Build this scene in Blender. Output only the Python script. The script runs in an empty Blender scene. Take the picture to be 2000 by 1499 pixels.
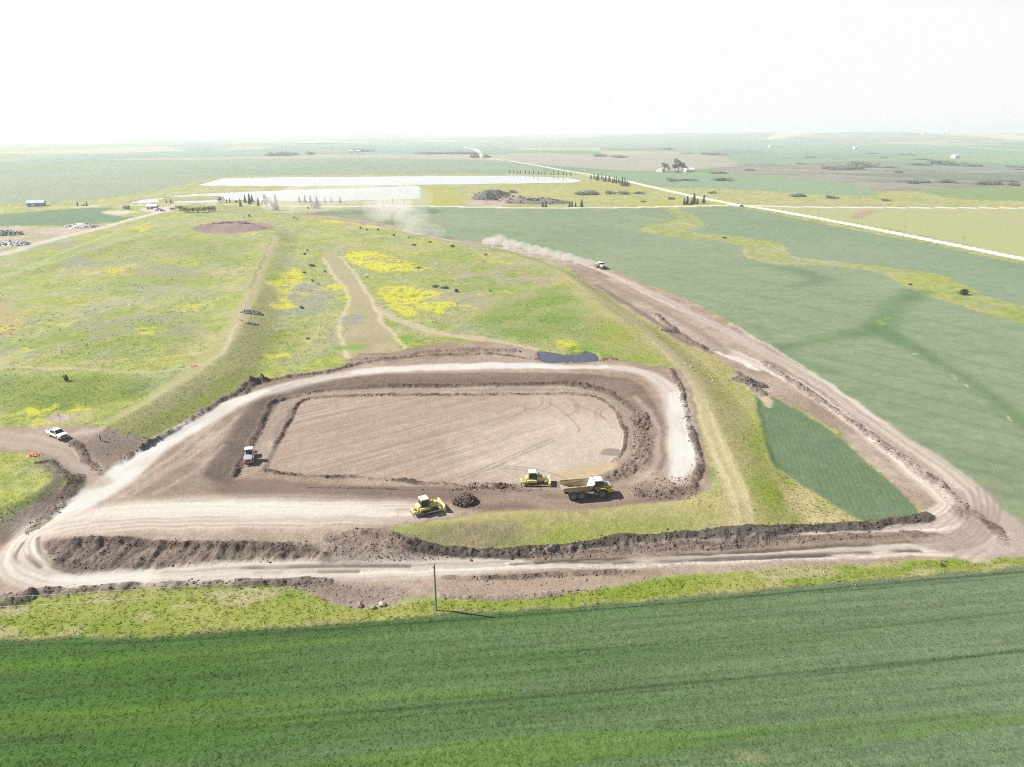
import bpy, bmesh, math, random
import numpy as np
from mathutils import Vector, Matrix, Euler
R = math.radians
scene = bpy.context.scene
COL = scene.collection
random.seed(7)

# ------------------------------------------------------------------ camera, sky, sun, exposure
CAMH = 69.0
FPX = 1334.0                        # focal length in photo pixels (photo 2000 x 1499)
HORIZON = 262.0
PITCH = math.atan((749.5 - HORIZON) / FPX)
CP, SP = math.cos(PITCH), math.sin(PITCH)
cam = bpy.data.cameras.new('camera')
cam.sensor_fit = 'HORIZONTAL'; cam.sensor_width = 36.0
cam.lens = 36.0 * FPX / 2000.0
cam.clip_start = 0.5; cam.clip_end = 60000.0
camo = bpy.data.objects.new('camera', cam); COL.objects.link(camo)
camo.location = (0, 0, CAMH); camo.rotation_euler = (math.pi / 2 - PITCH, 0, 0)
scene.camera = camo

SUN_EL = R(43.0)
SUN_DIR = Vector((-0.985 * math.cos(SUN_EL), 0.17 * math.cos(SUN_EL), math.sin(SUN_EL))).normalized()   # towards the sun
world = bpy.data.worlds.new('World'); scene.world = world; world.use_nodes = True
wn = world.node_tree.nodes; wn.clear(); wl = world.node_tree.links
sky = wn.new('ShaderNodeTexSky'); sky.sky_type = 'NISHITA'; sky.sun_disc = False
sky.sun_elevation = SUN_EL; sky.sun_rotation = math.atan2(SUN_DIR.x, SUN_DIR.y)
sky.altitude = 900; sky.air_density = 1.0; sky.dust_density = 1.5; sky.ozone_density = 1.0
bg = wn.new('ShaderNodeBackground'); bg.inputs['Strength'].default_value = 0.058
wtc = wn.new('ShaderNodeTexCoord'); wsp = wn.new('ShaderNodeSeparateXYZ'); wl.new(wtc.outputs['Generated'], wsp.inputs[0])
wmp = wn.new('ShaderNodeMapping'); wmp.inputs['Scale'].default_value = (1, 1, 5); wl.new(wtc.outputs['Generated'], wmp.inputs[0])
wnz = wn.new('ShaderNodeTexNoise'); wnz.inputs['Scale'].default_value = 1.6; wnz.inputs['Detail'].default_value = 3; wl.new(wmp.outputs[0], wnz.inputs['Vector'])
wad = wn.new('ShaderNodeMath'); wad.operation = 'MULTIPLY_ADD'; wl.new(wnz.outputs[0], wad.inputs[0]); wad.inputs[1].default_value = -.10; wl.new(wsp.outputs['Z'], wad.inputs[2])
wax = wn.new('ShaderNodeMath'); wax.operation = 'MULTIPLY_ADD'; wl.new(wsp.outputs['X'], wax.inputs[0]); wax.inputs[1].default_value = .25; wl.new(wad.outputs[0], wax.inputs[2])
wrp = wn.new('ShaderNodeMapRange'); wrp.interpolation_type = 'SMOOTHSTEP'; wl.new(wax.outputs[0], wrp.inputs[0])
wrp.inputs[1].default_value = .185; wrp.inputs[2].default_value = .31; wrp.inputs[3].default_value = 1.0; wrp.inputs[4].default_value = 0.0
wmx = wn.new('ShaderNodeMixRGB'); wl.new(wrp.outputs[0], wmx.inputs[0]); wl.new(sky.outputs[0], wmx.inputs[1])
wmx.inputs[2].default_value = (8.55, 8.58, 8.62, 1)                        # thin white cloud low in the sky
wo = wn.new('ShaderNodeOutputWorld')
wl.new(wmx.outputs[0], bg.inputs[0]); wl.new(bg.outputs[0], wo.inputs[0])
sun = bpy.data.lights.new('sun', 'SUN'); sun.energy = 4.5; sun.angle = R(0.53); sun.color = (1.0, 0.95, 0.87)
suno = bpy.data.objects.new('sun', sun); COL.objects.link(suno)
suno.rotation_euler = SUN_DIR.to_track_quat('Z', 'Y').to_euler()
scene.view_settings.view_transform = 'Standard'; scene.view_settings.look = 'None'
scene.view_settings.gamma = 1.0; scene.view_settings.exposure = 0.98
scene.cycles.use_denoising = False
scene.cycles.pixel_filter_type = 'BLACKMAN_HARRIS'; scene.cycles.filter_width = 1.05
scene.cycles.max_bounces = 6; scene.cycles.volume_bounces = 1
scene.cycles.volume_max_steps = 256; scene.cycles.volume_step_rate = 1.0
HAZE_DENSITY = 0.00016

# ------------------------------------------------------------------ numpy noise
def vnoise(x, y, seed):
    ix = np.floor(x).astype(np.int64); iy = np.floor(y).astype(np.int64)
    fx = (x - ix).astype(np.float32); fy = (y - iy).astype(np.float32)
    fx = fx * fx * fx * (fx * (fx * 6 - 15) + 10); fy = fy * fy * fy * (fy * (fy * 6 - 15) + 10)
    def h(a, b):
        n = (a * 374761393 + b * 668265263 + seed * 974634777) & 0xffffffff
        n = ((n ^ (n >> 13)) * 1274126177) & 0xffffffff
        n = n ^ (n >> 16)
        return (n & 0xffff).astype(np.float32) / 32767.5 - 1.0
    a = h(ix, iy); b = h(ix + 1, iy); c = h(ix, iy + 1); d = h(ix + 1, iy + 1)
    return (a + (b - a) * fx) * (1 - fy) + (c + (d - c) * fx) * fy
def fbm(x, y, scale, octv=4, seed=0, gain=0.55):
    s = 0; amp = 1.0; tot = 0; f = 1.0 / scale
    for o in range(octv):
        ca, sa = math.cos(o * 1.1 + .4), math.sin(o * 1.1 + .4)
        s = s + amp * vnoise((x * ca - y * sa) * f + 17.3 * o, (x * sa + y * ca) * f - 9.1 * o, seed * 31 + o)
        tot += amp; amp *= gain; f *= 2.03
    return s / tot * 1.35
def sstep(a, b, x):
    t = np.clip((x - a) / (b - a + 1e-12), 0, 1)
    return t * t * (3 - 2 * t)
def catmull(pts, n=5, closed=False):
    P = [tuple(float(c) for c in p) for p in pts]; out = []
    N = len(P)
    for i in range(N if closed else N - 1):
        if closed: p0, p1, p2, p3 = P[i - 1], P[i], P[(i + 1) % N], P[(i + 2) % N]
        else: p0, p1, p2, p3 = P[max(i - 1, 0)], P[i], P[i + 1], P[min(i + 2, N - 1)]
        for k in range(n):
            t = k / n
            out.append(tuple(.5 * (2 * b + (c - a) * t + (2 * a - 5 * b + 4 * c - d) * t * t + (-a + 3 * b - 3 * c + d) * t ** 3) for a, b, c, d in zip(p0, p1, p2, p3)))
    if not closed: out.append(P[-1])
    return out
def sdf(poly, X, Y, margin=1e9):
    """signed distance to a world polygon, negative inside; 1e9 beyond the margin"""
    poly = np.asarray(poly, float)
    x0, y0 = poly.min(0) - margin; x1, y1 = poly.max(0) + margin
    idx = np.nonzero((X > x0) & (X < x1) & (Y > y0) & (Y < y1))[0]
    out = np.full(X.shape, 1e9)
    if len(idx) == 0: return out
    x = X[idx]; y = Y[idx]; d = np.full(len(idx), 1e18); ins = np.zeros(len(idx), bool)
    n = len(poly)
    for i in range(n):
        ax, ay = poly[i]; bx, by = poly[(i + 1) % n]
        ex, ey = bx - ax, by - ay; L = ex * ex + ey * ey
        if L < 1e-12: continue
        t = np.clip(((x - ax) * ex + (y - ay) * ey) / L, 0, 1)
        np.minimum(d, (x - ax - t * ex) ** 2 + (y - ay - t * ey) ** 2, out=d)
        if ay != by:
            c = ((ay > y) != (by > y)) & (x < (bx - ax) * (y - ay) / (by - ay) + ax)
            ins ^= c
    d = np.sqrt(d); d[ins] *= -1
    out[idx] = d
    return out
def ldist(line, X, Y, margin):
    """indices, unsigned distance, signed side distance, length along, interpolated extra columns"""
    line = np.asarray(line, float)
    x0, y0 = line[:, :2].min(0) - margin; x1, y1 = line[:, :2].max(0) + margin
    idx = np.nonzero((X > x0) & (X < x1) & (Y > y0) & (Y < y1))[0]
    x = X[idx]; y = Y[idx]; d = np.full(len(idx), 1e18); s = np.zeros(len(idx)); al = np.zeros(len(idx))
    ex_ = np.zeros((len(idx), line.shape[1] - 2)); acc = 0
    for i in range(len(line) - 1):
        ax, ay = line[i, :2]; bx, by = line[i + 1, :2]
        ex, ey = bx - ax, by - ay; L = math.hypot(ex, ey)
        if L < 1e-9: continue
        t = np.clip(((x - ax) * ex + (y - ay) * ey) / (L * L), 0, 1)
        dd = (x - ax - t * ex) ** 2 + (y - ay - t * ey) ** 2
        m = dd < d
        d[m] = dd[m]; s[m] = (((x - ax) * ey - (y - ay) * ex) / L)[m]; al[m] = (acc + t * L)[m]
        if line.shape[1] > 2: ex_[m] = (line[i, 2:] + t[:, None] * (line[i + 1, 2:] - line[i, 2:]))[m]
        acc += L
    return idx, np.sqrt(d), s, al, ex_

# ------------------------------------------------------------------ photo pixel -> ground
def ray(px, py):
    dx = (px - 1000.0) / FPX; dy = (749.5 - py) / FPX
    return dx, CP + dy * SP, -SP + dy * CP
def at_z(px, py, z=0.0):
    dx, dy, dz = ray(px, py); t = (z - CAMH) / min(dz, -1e-4)
    return dx * t, dy * t
def zpoly(pts, z, smooth=True):
    p = catmull(pts, 4, True) if smooth else pts
    return [at_z(a, b, z) for a, b in p]

SITE = zpoly([(120,1043),(300,1046),(560,1050),(780,1036),(1000,1003),(1100,990),(1300,984),(1440,984),(1457,955),(1412,850),(1352,745),(1272,665),(1182,600),(1088,529),(985,492),(880,468),(760,445),(600,425),(330,425),(0,545),(-400,700),(-400,960),(-60,965),(60,915),(190,930),(150,985)], 2.3)
WEST = zpoly([(205,832),(330,765),(440,690),(480,600),(505,530),(535,468),(520,448),(350,442),(100,515),(-400,680),(-400,828),(0,830)], 4.8)
BOWL = zpoly([(-400,715),(0,705),(370,700),(440,620),(480,500),(330,458),(80,525),(-400,670)], 4.2)
CORNER = zpoly([(-300,900),(0,905),(70,915),(105,935),(60,965),(0,990),(-300,1060)], 4.5)
PIT = zpoly([(458,936),(490,880),(520,822),(548,785),(650,762),(900,756),(1100,753),(1200,772),(1240,820),(1258,870),(1248,910),(1205,938),(1000,950),(700,948),(520,950)], .9)
FLOOR = zpoly([(530,905),(560,845),(585,790),(660,777),(900,773),(1140,774),(1195,800),(1218,850),(1213,890),(1180,925),(1000,942),(700,934),(540,926)], .5)

def H(x, y):
    x = np.atleast_1d(np.asarray(x, float)); y = np.atleast_1d(np.asarray(y, float))
    r = np.hypot(x, y)
    z = fbm(x, y, 260, 3, 5) * 0.9 * sstep(150, 320, r)
    z = z + fbm(x, y, 1500, 4, 9) * 7.0 * sstep(1300, 3500, r)
    az = x / np.maximum(y, 1.0)
    z = z + (fbm(x, y, 4200, 4, 12) * 60 + 40 + 34 * np.clip(az, -1.4, .4)) * sstep(4500, 11500, r)
    z = z * (y > 0) 
    near = r < 700
    if near.any():
        xn = x[near]; yn = y[near]; zn = z[near]
        def lay(zn, poly, zz, w, inner=0.0):
            d = sdf(poly, xn, yn, w + 2)
            m = .5 * sstep(w, -inner, d) + .5 * np.clip((w - d) / (w + inner), 0, 1)
            return zn * (1 - m) + zz * m
        zn = lay(zn, SITE, 2.3, 11.0)
        zn = lay(zn, WEST, 4.8, 15.0, 1.0)
        zn = lay(zn, BOWL, 4.2, 2.0, 9.0)
        zn = lay(zn, CORNER, 4.5, 7.0)
        zn = lay(zn, PIT, .9, 6.0)
        zn = lay(zn, FLOOR, .5, 1.2)
        z[near] = zn
    return z
def at_arr(px, py):
    px = np.asarray(px, float); py = np.asarray(py, float)
    dx = (px - 1000.0) / FPX; dy = (749.5 - py) / FPX
    fy = CP + dy * SP; fz = np.minimum(-SP + dy * CP, -1e-4)
    z = np.zeros(len(px))
    for i in range(12):
        t = (z - CAMH) / fz; x = dx * t; y = fy * t
        far_ = np.hypot(x, y) > 2500
        if i == 11: break
        z = np.where(far_, z, z * .4 + H(x, y) * .6)
    return x, y
def at(px, py):
    x, y = at_arr([px], [py]); return float(x[0]), float(y[0])
def W(pts, smooth=4, closed=True):
    p = catmull(pts, smooth, closed) if smooth else pts
    x, y = at_arr([q[0] for q in p], [q[1] for q in p])
    return [(float(a), float(b)) + tuple(q[2:]) for a, b, q in zip(x, y, p)]

# ------------------------------------------------------------------ materials
MATS = {}
def newmat(name):
    m = bpy.data.materials.new(name); m.use_nodes = True
    n = m.node_tree.nodes; n.clear()
    return m, n, m.node_tree.links
def mat(name, col, rough=0.6, metal=0.0, dirt=0.25, dirtcol=(0.22, 0.17, 0.13), scale=2.5, spec=0.4):
    if name in MATS: return MATS[name]
    m, n, l = newmat(name)
    o = n.new('ShaderNodeOutputMaterial'); b = n.new('ShaderNodeBsdfPrincipled'); l.new(b.outputs[0], o.inputs[0])
    b.inputs['Roughness'].default_value = rough; b.inputs['Metallic'].default_value = metal
    b.inputs['Specular IOR Level'].default_value = spec
    tc = n.new('ShaderNodeTexCoord'); nz = n.new('ShaderNodeTexNoise'); nz.inputs['Scale'].default_value = scale; nz.inputs['Detail'].default_value = 6
    l.new(tc.outputs['Object'], nz.inputs['Vector'])
    rp = n.new('ShaderNodeValToRGB'); rp.color_ramp.elements[0].position = .42; rp.color_ramp.elements[1].position = .72
    rp.color_ramp.elements[0].color = (0, 0, 0, 1); rp.color_ramp.elements[1].color = (dirt, dirt, dirt, 1)
    l.new(nz.outputs[0], rp.inputs[0])
    mx = n.new('ShaderNodeMixRGB'); mx.inputs[1].default_value = (*col, 1); mx.inputs[2].default_value = (*dirtcol, 1)
    l.new(rp.outputs[0], mx.inputs[0]); l.new(mx.outputs[0], b.inputs['Base Color'])
    MATS[name] = m
    return m
def leafmat(name, a, b_, trans=0.25):
    if name in MATS: return MATS[name]
    m, n, l = newmat(name)
    o = n.new('ShaderNodeOutputMaterial'); b = n.new('ShaderNodeBsdfPrincipled'); l.new(b.outputs[0], o.inputs[0])
    b.inputs['Roughness'].default_value = .6; b.inputs['Specular IOR Level'].default_value = .25
    g = n.new('ShaderNodeNewGeometry'); nz = n.new('ShaderNodeTexNoise'); nz.inputs['Scale'].default_value = .9; nz.inputs['Detail'].default_value = 5
    l.new(g.outputs['Position'], nz.inputs['Vector'])
    mp = n.new('ShaderNodeMath'); mp.operation = 'ADD'; l.new(nz.outputs[0], mp.inputs[0])
    m2 = n.new('ShaderNodeMath'); m2.operation = 'MULTIPLY_ADD'; l.new(g.outputs['Random Per Island'], m2.inputs[0]); m2.inputs[1].default_value = .6; m2.inputs[2].default_value = -.3
    l.new(m2.outputs[0], mp.inputs[1])
    mx = n.new('ShaderNodeMixRGB'); mx.inputs[1].default_value = (*a, 1); mx.inputs[2].default_value = (*b_, 1)
    l.new(mp.outputs[0], mx.inputs[0]); l.new(mx.outputs[0], b.inputs['Base Color'])
    MATS[name] = m
    return m

def ground_material():
    m, n, l = newmat('ground_surface')
    o = n.new('ShaderNodeOutputMaterial'); b = n.new('ShaderNodeBsdfPrincipled'); l.new(b.outputs[0], o.inputs[0])
    b.inputs['Roughness'].default_value = .9; b.inputs['Specular IOR Level'].default_value = .12
    ca = n.new('ShaderNodeAttribute'); ca.attribute_name = 'albedo'
    va = n.new('ShaderNodeAttribute'); va.attribute_name = 'veg'
    da = n.new('ShaderNodeAttribute'); da.attribute_name = 'grain'
    g = n.new('ShaderNodeNewGeometry')
    def noise(scale, det, rough=.6):
        z = n.new('ShaderNodeTexNoise'); z.inputs['Scale'].default_value = scale; z.inputs['Detail'].default_value = det
        z.inputs['Roughness'].default_value = rough; l.new(g.outputs['Position'], z.inputs['Vector']); return z.outputs[0]
    def math_(op, a, b2, c=None):
        q = n.new('ShaderNodeMath'); q.operation = op
        for i, v in enumerate((a, b2, c)):
            if v is None: continue
            if isinstance(v, (int, float)): q.inputs[i].default_value = v
            else: l.new(v, q.inputs[i])
        return q.outputs[0]
    n1 = noise(2.2, 4); n2 = noise(0.55, 5); n3 = noise(7.0, 3)
    # grain factor: 1 + grain * (mix of noises)
    s = math_('ADD', math_('MULTIPLY_ADD', n1, 1.5, -.75), math_('MULTIPLY_ADD', n2, 1.1, -.55))
    s = math_('ADD', s, math_('MULTIPLY_ADD', n3, .9, -.45))
    f = math_('MULTIPLY_ADD', s, da.outputs['Fac'], 1.0)
    f = math_('MAXIMUM', f, .25)
    mx = n.new('ShaderNodeVectorMath'); mx.operation = 'SCALE'; l.new(ca.outputs['Color'], mx.inputs[0]); l.new(f, mx.inputs['Scale'])
    l.new(mx.outputs[0], b.inputs['Base Color'])
    h = math_('ADD', math_('MULTIPLY', n1, .16), math_('MULTIPLY', n3, .05))
    bp = n.new('ShaderNodeBump'); bp.inputs['Distance'].default_value = 1.0
    l.new(h, bp.inputs['Height']); l.new(va.outputs['Fac'], bp.inputs['Strength']); l.new(bp.outputs[0], b.inputs['Normal'])
    return m
def water_material(name, base, rough):
    m, n, l = newmat(name)
    o = n.new('ShaderNodeOutputMaterial'); b = n.new('ShaderNodeBsdfPrincipled'); l.new(b.outputs[0], o.inputs[0])
    b.inputs['Base Color'].default_value = (*base, 1); b.inputs['Roughness'].default_value = rough; b.inputs['IOR'].default_value = 1.33
    g = n.new('ShaderNodeNewGeometry'); z = n.new('ShaderNodeTexNoise'); z.inputs['Scale'].default_value = 1.6; z.inputs['Detail'].default_value = 3
    l.new(g.outputs['Position'], z.inputs['Vector'])
    bp = n.new('ShaderNodeBump'); bp.inputs['Distance'].default_value = .03; bp.inputs['Strength'].default_value = .35
    l.new(z.outputs[0], bp.inputs['Height']); l.new(bp.outputs[0], b.inputs['Normal'])
    return m

# ------------------------------------------------------------------ terrain grid (rings around the viewpoint, denser where seen closer)
def ring_radii():
    out = [0.5, 12, 24, 34]
    py = 1640.0
    while True:
        dx, dy, dz = ray(1000, py)
        r = dy * CAMH / -dz
        if r > 14000: break
        out.append(r)
        py -= 1.5 if py > 340 else (1.0 if py > 290 else .55)
        if py <= HORIZON + .6: break
    out.append(14500.0)
    return np.array(out)
RAD = ring_radii()
fine = np.arange(-46.5, 46.5001, 0.088)
coarse = np.concatenate([np.arange(-180, -46.5, 4.45)[:-1], fine, np.arange(46.5, 180, 4.45)[1:]])
TH = np.radians(coarse)
NR, NT = len(RAD), len(TH)
tt, rr = np.meshgrid(TH, RAD)
X = (rr * np.sin(tt)).ravel(); Y = (rr * np.cos(tt)).ravel(); RR = rr.ravel()
Z0 = H(X, Y)
NV = len(X)
C = np.zeros((NV, 3)); VEG = np.full(NV, .6); GR = np.full(NV, .35); REG = np.zeros(NV, np.int16); DZ = np.zeros(NV)
PXW = np.maximum(RR * RR / CAMH / 683.0, RR / 683.0)            # ground footprint
wamp = np.clip(RR * .0035, .25, 3.0)
XW = X + wamp * fbm(X, Y, 6.0, 4, 41) * np.where(RR > 700, .3, 1); YW = Y + wamp * 1.3 * fbm(X, Y, 6.0, 4, 42) * np.where(RR > 700, .3, 1)
N_big = fbm(X, Y, 45, 4, 51); N_mid = fbm(X, Y, 12, 4, 52); N_fine = fbm(X, Y, 2.2, 4, 53); N_huge = fbm(X, Y, 160, 4, 54)
N_str = fbm(X * .25, Y, 3.0, 4, 55)

REGN = ['ground', 'crop_field', 'crop_field', 'crop_field', 'grassland', 'haul_road', 'excavation', 'gravel_road', 'gully', 'crop_field', 'farmland', 'grass_verge', 'farm_track', 'crop_field', 'crop_field', 'perimeter_road', 'mown_track', 'gravel_yard', 'dirt_access_road']

def v3(c): return np.array(c, float)
def mixn(a, b, t): t = np.clip(t, 0, 1)[:, None]; return a * (1 - t) + b * t
def put(idx, m, col, veg=None, grain=None, reg=None):
    mm = m[:, None]
    col = np.asarray(col, float)
    C[idx] = C[idx] * (1 - mm) + (col if col.ndim == 2 else col[None, :]) * mm
    if veg is not None: VEG[idx] = VEG[idx] * (1 - m) + veg * m
    if grain is not None: GR[idx] = GR[idx] * (1 - m) + grain * m
    if reg is not None: REG[idx[m > .5]] = reg
def area(pts, col, veg=None, grain=None, reg=None, soft=.5, smooth=4, warp=True, op=1.0, mod=None):
    """paint a ground cover over a polygon; col is a colour or a function of vertex indices"""
    poly = np.array([p[:2] for p in W(pts, smooth)])
    dist = np.hypot(poly[:, 0], poly[:, 1]).max()
    d = sdf(poly, XW if warp else X, YW if warp else Y, 3 * soft + .004 * dist + 3)
    s = np.maximum(soft, .55 * RR / 683.0)
    m = sstep(s, -s, d) * op
    idx = np.nonzero(m > .002)[0]
    m = m[idx]
    if mod is not None: m = np.clip(m * mod(idx), 0, 1)
    put(idx, m, col(idx) if callable(col) else col, veg, grain, reg)
    return idx, m, d[idx]
def strip(pts, col, hw=None, soft=.6, veg=None, grain=None, reg=None, streak=0.0, sscale=.55, op=1.0, warp=True, seed=0, smooth=5, mod=None, dz=0.0, salong=.03):
    """paint along a line; points may carry a half width in metres; streak = wheel-track streaks running along it"""
    line = W(pts, smooth, False)
    if len(line[0]) < 3: line = [p + (hw,) for p in line]
    mx = max(p[2] for p in line)
    idx, d, s, al, ex = ldist(line, XW if warp else X, YW if warp else Y, mx + 4 + soft * 2)
    sf = np.maximum(soft, .5 * RR[idx] / 683.0)
    m = sstep(ex[:, 0] + sf, ex[:, 0] - sf, d) * op
    k = m > .002
    idx, m, s, al = idx[k], m[k], s[k], al[k]
    if mod is not None: m = np.clip(m * mod(idx, s, al), 0, 1)
    c = col(idx) if callable(col) else np.repeat(v3(col)[None, :], len(idx), 0)
    if streak:
        q = fbm(s / sscale, al * salong * .55, 1.0, 4, 70 + seed)
        c = c * np.clip(1 + streak * q, .3, 1.7)[:, None]
    put(idx, m, c, veg, grain, reg)
    if dz: DZ[idx] += dz * m
    return idx, m, s, al
def ridge(pts, h, w, col=None, seed=0, rough=1.0, warp=True, keep=.75, solid=False):
    """a windrow of loose earth: a rough ridge"""
    line = W(pts, 5, False)
    idx, d, s, al, ex = ldist(line, XW if warp else X, YW if warp else Y, w * 2 + 1)
    ww = w * (1 + .35 * fbm(al, s * 0, 6, 3, 90 + seed))
    m = np.clip(1 - (d / np.maximum(ww, .2)) ** 2, 0, 1)
    gap = np.clip(.75 + keep * fbm(al, s * .5, 5, 4, 91 + seed), .05, 1.2)
    cl = .6 * N_fine[idx] + .8 * fbm(X[idx], Y[idx], .9, 2, 92)
    DZ[idx] += h * m * gap * np.clip(1 + rough * .75 * cl, .1, 2.2)
    if col is not None:
        t = sstep(.0, .5, m) * np.clip(gap * 1.1 + .5 * cl - .15, 0, 1)
        if solid: t = sstep(.0, .35, m + .12 * cl)
        put(idx, t * .92, v3(col)[None, :] * (1 + .45 * cl)[:, None], .9, .55)
    WIND.append((line, w, h))
WIND = []

# palette (albedo)
DIRT = v3((.210, .157, .115)); DIRT_D = v3((.110, .078, .058)); DIRT_L = v3((.350, .290, .235)); PALE = v3((.47, .43, .385))
G_YEL = v3((.250, .262, .062)); G_GRN = v3((.170, .220, .055)); G_TAN = v3((.315, .280, .145)); G_SAGE = v3((.225, .235, .150))
def dirt(k=0.0):
    def f(i):
        c = mixn(DIRT[None, :] + 0 * N_mid[i][:, None], DIRT_L[None, :], .25 + .45 * N_mid[i] + k)
        return mixn(c, DIRT_D[None, :], .15 + .5 * N_big[i] - k) * (1 + .14 * N_fine[i])[:, None]
    return f
def grass(y=.5, t=.3, s=.25):
    def f(i):
        c = mixn(G_GRN[None, :] + 0 * N_mid[i][:, None], G_YEL[None, :], y + .6 * N_big[i] + .25 * N_fine[i])
        c = mixn(c, G_TAN[None, :], t + .7 * N_mid[i] + .25 * N_str[i])
        c = mixn(c, G_SAGE[None, :], s + .8 * fbm(X[i], Y[i], 18, 4, 61) - .1)
        return c * (1 + .2 * N_fine[i])[:, None]
    return f
def crop(a, b, v=.5):
    a = v3(a); b = v3(b)
    def f(i):
        return mixn(a[None, :] + 0 * N_mid[i][:, None], b[None, :], v + .55 * N_huge[i] + .3 * N_str[i] + .15 * N_mid[i]) * (1 + .10 * N_fine[i])[:, None]
    return f

# --- far farmland: prairie quarter sections
def farmland(i):
    a = R(7); x = X[i] * math.cos(a) - Y[i] * math.sin(a); y = X[i] * math.sin(a) + Y[i] * math.cos(a)
    ux = np.floor(x / 820).astype(np.int64); uy = np.floor(y / 640).astype(np.int64)
    hsh = ((ux * 73856093) ^ (uy * 19349663)) & 0xffff
    t = (hsh % 97) / 97.0
    pal = np.array([(.10, .165, .085), (.13, .19, .10), (.20, .20, .13), (.25, .21, .16), (.15, .19, .10), (.11, .16, .09), (.24, .235, .16)])
    k = np.minimum((t * 7).astype(int), 6)
    c = pal[k] * (1 + .15 * fbm(X[i], Y[i], 300, 4, 77))[:, None]
    c = c * 1.25  # far fields lightened, standing in for part of the haze veil
    n = fbm(X[i], Y[i], 900, 4, 78)
    wild = v3((.21, .19, .145))
    return mixn(c, wild[None, :] * (1 + .3 * fbm(X[i], Y[i], 90, 4, 79))[:, None], sstep(.15, .5, n))
allv = np.arange(NV)
C[:] = grass(.42, .2, .3)(allv)
far = np.nonzero(RR > 900)[0]
put(far, sstep(1000, 1500, RR[far]), farmland(far), .3, .2, 10)

# ------------------------------------------------------------------ painting the land cover (points are photo pixels dropped on the terrain)
MEAD_R = dict(veg=.5, grain=.3, reg=10)
# far green bands and pastures
area([(-400,345),(0,322),(300,313),(700,309),(960,315),(1010,322),(1060,331),(1000,342),(560,345),(430,347),(380,362),(250,380),(100,395),(-400,405)], crop((.15,.205,.135),(.19,.235,.155)), **MEAD_R)
area([(-400,372),(0,345),(200,338),(400,341),(425,345),(340,372),(200,388),(60,396),(-400,412)], crop((.18,.215,.145),(.21,.235,.165)), **MEAD_R)
area([(-400,413),(0,404),(120,398),(300,374),(430,347),(560,343),(1000,340),(1140,350),(1150,360),(820,362),(815,400),(640,404),(300,402),(0,415)], grass(.75,.45,.15), .4, .3, 4)
area([(1150,338),(1290,338),(1420,338),(1560,347),(1640,355),(1700,371),(1705,382),(1600,381),(1500,374),(1400,369),(1330,368),(1290,366),(1210,349)], crop((.155,.215,.125),(.17,.235,.14)), reg=13, veg=.4, grain=.2)
area([(1290,366),(1330,368),(1400,369),(1500,374),(1600,381),(1705,382),(1800,375),(2000,368),(2500,360),(2500,405),(2000,404),(1440,400),(1350,383)], grass(.7,.5,.2), .4, .3, 4)
area([(1420,338),(1560,347),(1640,355),(1700,371),(1800,372),(2000,366),(2500,356),(2500,318),(2000,322),(1700,318),(1500,318),(1400,325)], lambda i: mixn(v3((.22,.205,.165))[None,:]+0*N_mid[i][:,None], v3((.13,.13,.105))[None,:], .3+.9*fbm(X[i]*.5,Y[i],40,4,80)), .3, .25, 10, soft=8)
area([(1640,340),(1900,338),(2300,340),(2300,352),(2000,355),(1800,350)], crop((.12,.15,.11),(.15,.16,.13)), .3, .25, 10, soft=6)
area([(1800,370),(2000,364),(2500,360),(2500,385),(2000,393),(1850,385)], crop((.17,.22,.08),(.14,.19,.11)), .3, .25, 10, soft=6)
for pts, col in [([(1300,284),(1500,281),(1800,284),(2300,292),(2300,305),(1800,300),(1600,318),(1450,318),(1350,300)], (.12,.18,.12)),
                 ([(1500,278),(1700,272),(1950,279),(2300,288),(2300,284),(1950,274),(1600,270)], (.36,.34,.19)),
                 ([(1480,272),(1600,267),(1900,271),(1800,268),(1600,265)], (.10,.15,.12)),
                 ([(1000,300),(1200,303),(1330,298),(1450,320),(1280,335),(1100,325),(1010,315)], (.205,.19,.15)),
                 ([(700,292),(860,285),(1000,290),(990,300),(900,300),(700,303)], (.11,.17,.13)),
                 ([(300,308),(600,303),(900,303),(950,312),(700,309),(300,313)], (.22,.20,.16)),
                 ([(0,320),(150,303),(350,295),(520,297),(600,303),(300,308)], (.11,.17,.13)),
                 ([(520,290),(640,283),(760,288),(700,292),(560,294)], (.10,.15,.12))]:
    col = tuple(c * 1.2 for c in col)  # these bands lightened too, haze put into the colour
    area(pts, crop(col, tuple(c * 1.12 for c in col)), .3, .2, 10, soft=20, warp=False)
for s_, c_2, w_ in [([(1480,277),(1600,283),(1690,297),(1760,296),(1850,306),(1960,318),(2100,330)], (.40,.37,.30), 6), ([(1540,273),(1680,277),(1800,283),(1950,292),(2200,305)], (.42,.40,.24), 22), ([(1180,283),(1300,285),(1480,283)], (.36,.33,.26), 8),
                  ([(1620,331),(1750,340),(1800,352)], (.13,.12,.10), 5), ([(1560,338),(1700,346),(1820,360)], (.13,.125,.10), 4), ([(1700,358),(1790,368),(1840,380)], (.14,.135,.10), 4), ([(1500,330),(1620,336),(1740,337)], (.34,.31,.24), 5), ([(1290,310),(1400,316),(1500,322),(1560,330)], (.15,.135,.115), 5), ([(1300,318),(1440,326),(1540,334)], (.33,.30,.24), 5), ([(0,338),(200,334),(420,330)], (.11,.14,.10), 3)]:
    strip(s_, c_2, w_, 5, op=.7, mod=lambda i,s,al: sstep(-.7,.2,fbm(al,s*.3,45,3,98)))
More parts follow.
